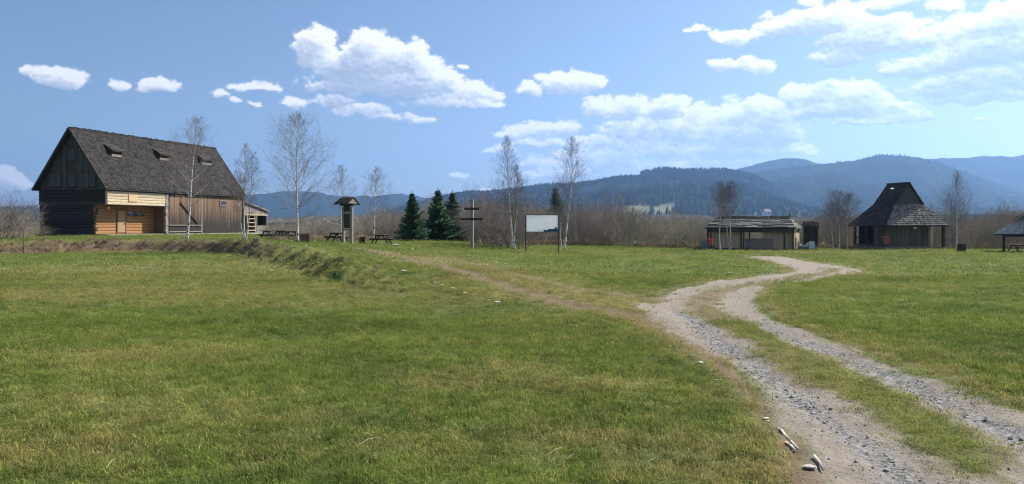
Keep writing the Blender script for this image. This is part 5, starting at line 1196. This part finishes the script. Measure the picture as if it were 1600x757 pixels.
        field.base = bs/bw
        return np.maximum(g, -1.5)+(n-.62)*1.35+(fb-.5)*.8+np.minimum(f, 1.4)*.35
    def sheet(A1, A2, E1, E2, st):
        a = np.arange(A1, A2+st/2, st); e = np.arange(E1, E2+st/2, st); A, E = np.meshgrid(a, e)
        f = field(A, E); al = sm((f+.08)/.62); bsv = field.base
        # sunlight reaching each point of the bank: sum of what lies towards the sun
        th = np.clip(f, 0, 2.2); occ = np.zeros(A.shape)
        for k_ in (1, 2, 4, 7, 11, 16):
            du, dv = k_*.0030*.55, k_*.0030*.85; ja = int(round(du/st)); je = int(round(dv/st)); sh = np.zeros(A.shape)
            if je < A.shape[0] and ja < A.shape[1]: sh[:A.shape[0]-je, :A.shape[1]-ja] = th[je:, ja:]
            occ += sh*(1.6 if k_ < 4 else 2.6)
        sh = np.zeros(A.shape); ja, je = max(1, int(round(.0020/st))), max(1, int(round(.0030/st))); sh[:A.shape[0]-je, :A.shape[1]-ja] = f[je:, ja:]
        rel = np.clip(f-sh, -.6, .6); light = np.clip(np.exp(-occ*.09)*(1-.10*sm((th-.8)/1.2))+rel*.26, 0, 1)*(.42+.58*sm((bsv+.75)/.95))  # relief light and grey undersides baked into the cloud brightness
        return a, e, A, E, al, light
    verts, faces, AL, LI = [], [], [], []; off = 0; Rr = 40000
    def add(A1, A2, E1, E2, st, hole=None):
        nonlocal off
        a, e, A, E, al, li = sheet(A1, A2, E1, E2, st)
        P = np.stack([np.sin(A)*np.cos(E), np.cos(A)*np.cos(E), np.sin(E)], -1)*Rr; P[..., 2] += EYE
        na = len(a); ne = len(e); m = al > .003; q = m[:-1, :-1] | m[1:, :-1] | m[:-1, 1:] | m[1:, 1:]
        if hole: ac = (A[:-1, :-1]+A[1:, 1:])/2; ec = (E[:-1, :-1]+E[1:, 1:])/2; q &= ~((ac > hole[0]) & (ac < hole[1]) & (ec < hole[2]))
        jj, ii = np.nonzero(q); b0 = jj*na+ii; F4 = np.stack([b0, b0+1, b0+na+1, b0+na], -1)
        used, inv = np.unique(F4, return_inverse=True); verts.append(P.reshape(-1, 3)[used]); AL.append(al.ravel()[used]); LI.append(li.ravel()[used]); faces.append(inv.reshape(-1, 4)+off); off += len(used)
    add(-.62, .62, -.01, .36, .00115)
    add(-math.pi, math.pi, -.01, .95, .010, hole=(-.62, .62, .36))
    V = np.vstack(verts); Q = np.vstack(faces); me = bpy.data.meshes.new('cloud_bank')
    me.vertices.add(len(V)); me.vertices.foreach_set('co', V.ravel()); me.loops.add(len(Q)*4); me.loops.foreach_set('vertex_index', Q.ravel().astype(np.int32))
    me.polygons.add(len(Q)); me.polygons.foreach_set('loop_start', (np.arange(len(Q))*4).astype(np.int32)); me.update(calc_edges=True)
    for nm, d_ in (('cover', np.concatenate(AL)), ('sunlit', np.concatenate(LI))): at = me.attributes.new(nm, 'FLOAT', 'POINT'); at.data.foreach_set('value', d_.astype(np.float32))
    m, ns, ln = newmat('cloud'); ns.remove(ns['Principled BSDF']); ca = N(ns, 'Attribute', attribute_name='cover'); li = N(ns, 'Attribute', attribute_name='sunlit')
    rp = ramp(ns, [(.03, (.24, .275, .33)), (.22, (.31, .34, .385)), (.45, (.48, .50, .52)), (.72, (.70, .68, .66))]); ln.new(li.outputs['Fac'], rp.inputs[0])
    em = N(ns, 'Emission'); em.inputs[1].default_value = 1.0; ln.new(rp.outputs[0], em.inputs[0]); tr = N(ns, 'BsdfTransparent'); mx = N(ns, 'MixShader')
    ln.new(ca.outputs['Fac'], mx.inputs[0]); ln.new(tr.outputs[0], mx.inputs[1]); ln.new(em.outputs[0], mx.inputs[2]); ln.new(mx.outputs[0], ns['Material Output'].inputs[0])
    m.cycles.emission_sampling = 'NONE'
    me.materials.append(m); o = bpy.data.objects.new('sky', me); link(o, kind='structure'); print('cloud faces', len(Q))
clouds()

# ================================================================== HAZE
hb = MB().box(-11500, 11500, -11500, 11500, -3.5, 980).mesh('haze', newmat('haze_air')[0]); hm = hb.materials[0]; hn = hm.node_tree.nodes; hn.remove(hn['Principled BSDF'])
pv = hn.new('ShaderNodeVolumePrincipled'); pv.inputs['Density'].default_value = 1.05e-4; pv.inputs['Color'].default_value = (.30, .53, .98, 1); pv.inputs['Anisotropy'].default_value = .45
hm.node_tree.links.new(pv.outputs[0], hn['Material Output'].inputs['Volume'])
ho = bpy.data.objects.new('haze', hb); link(ho, kind='stuff')
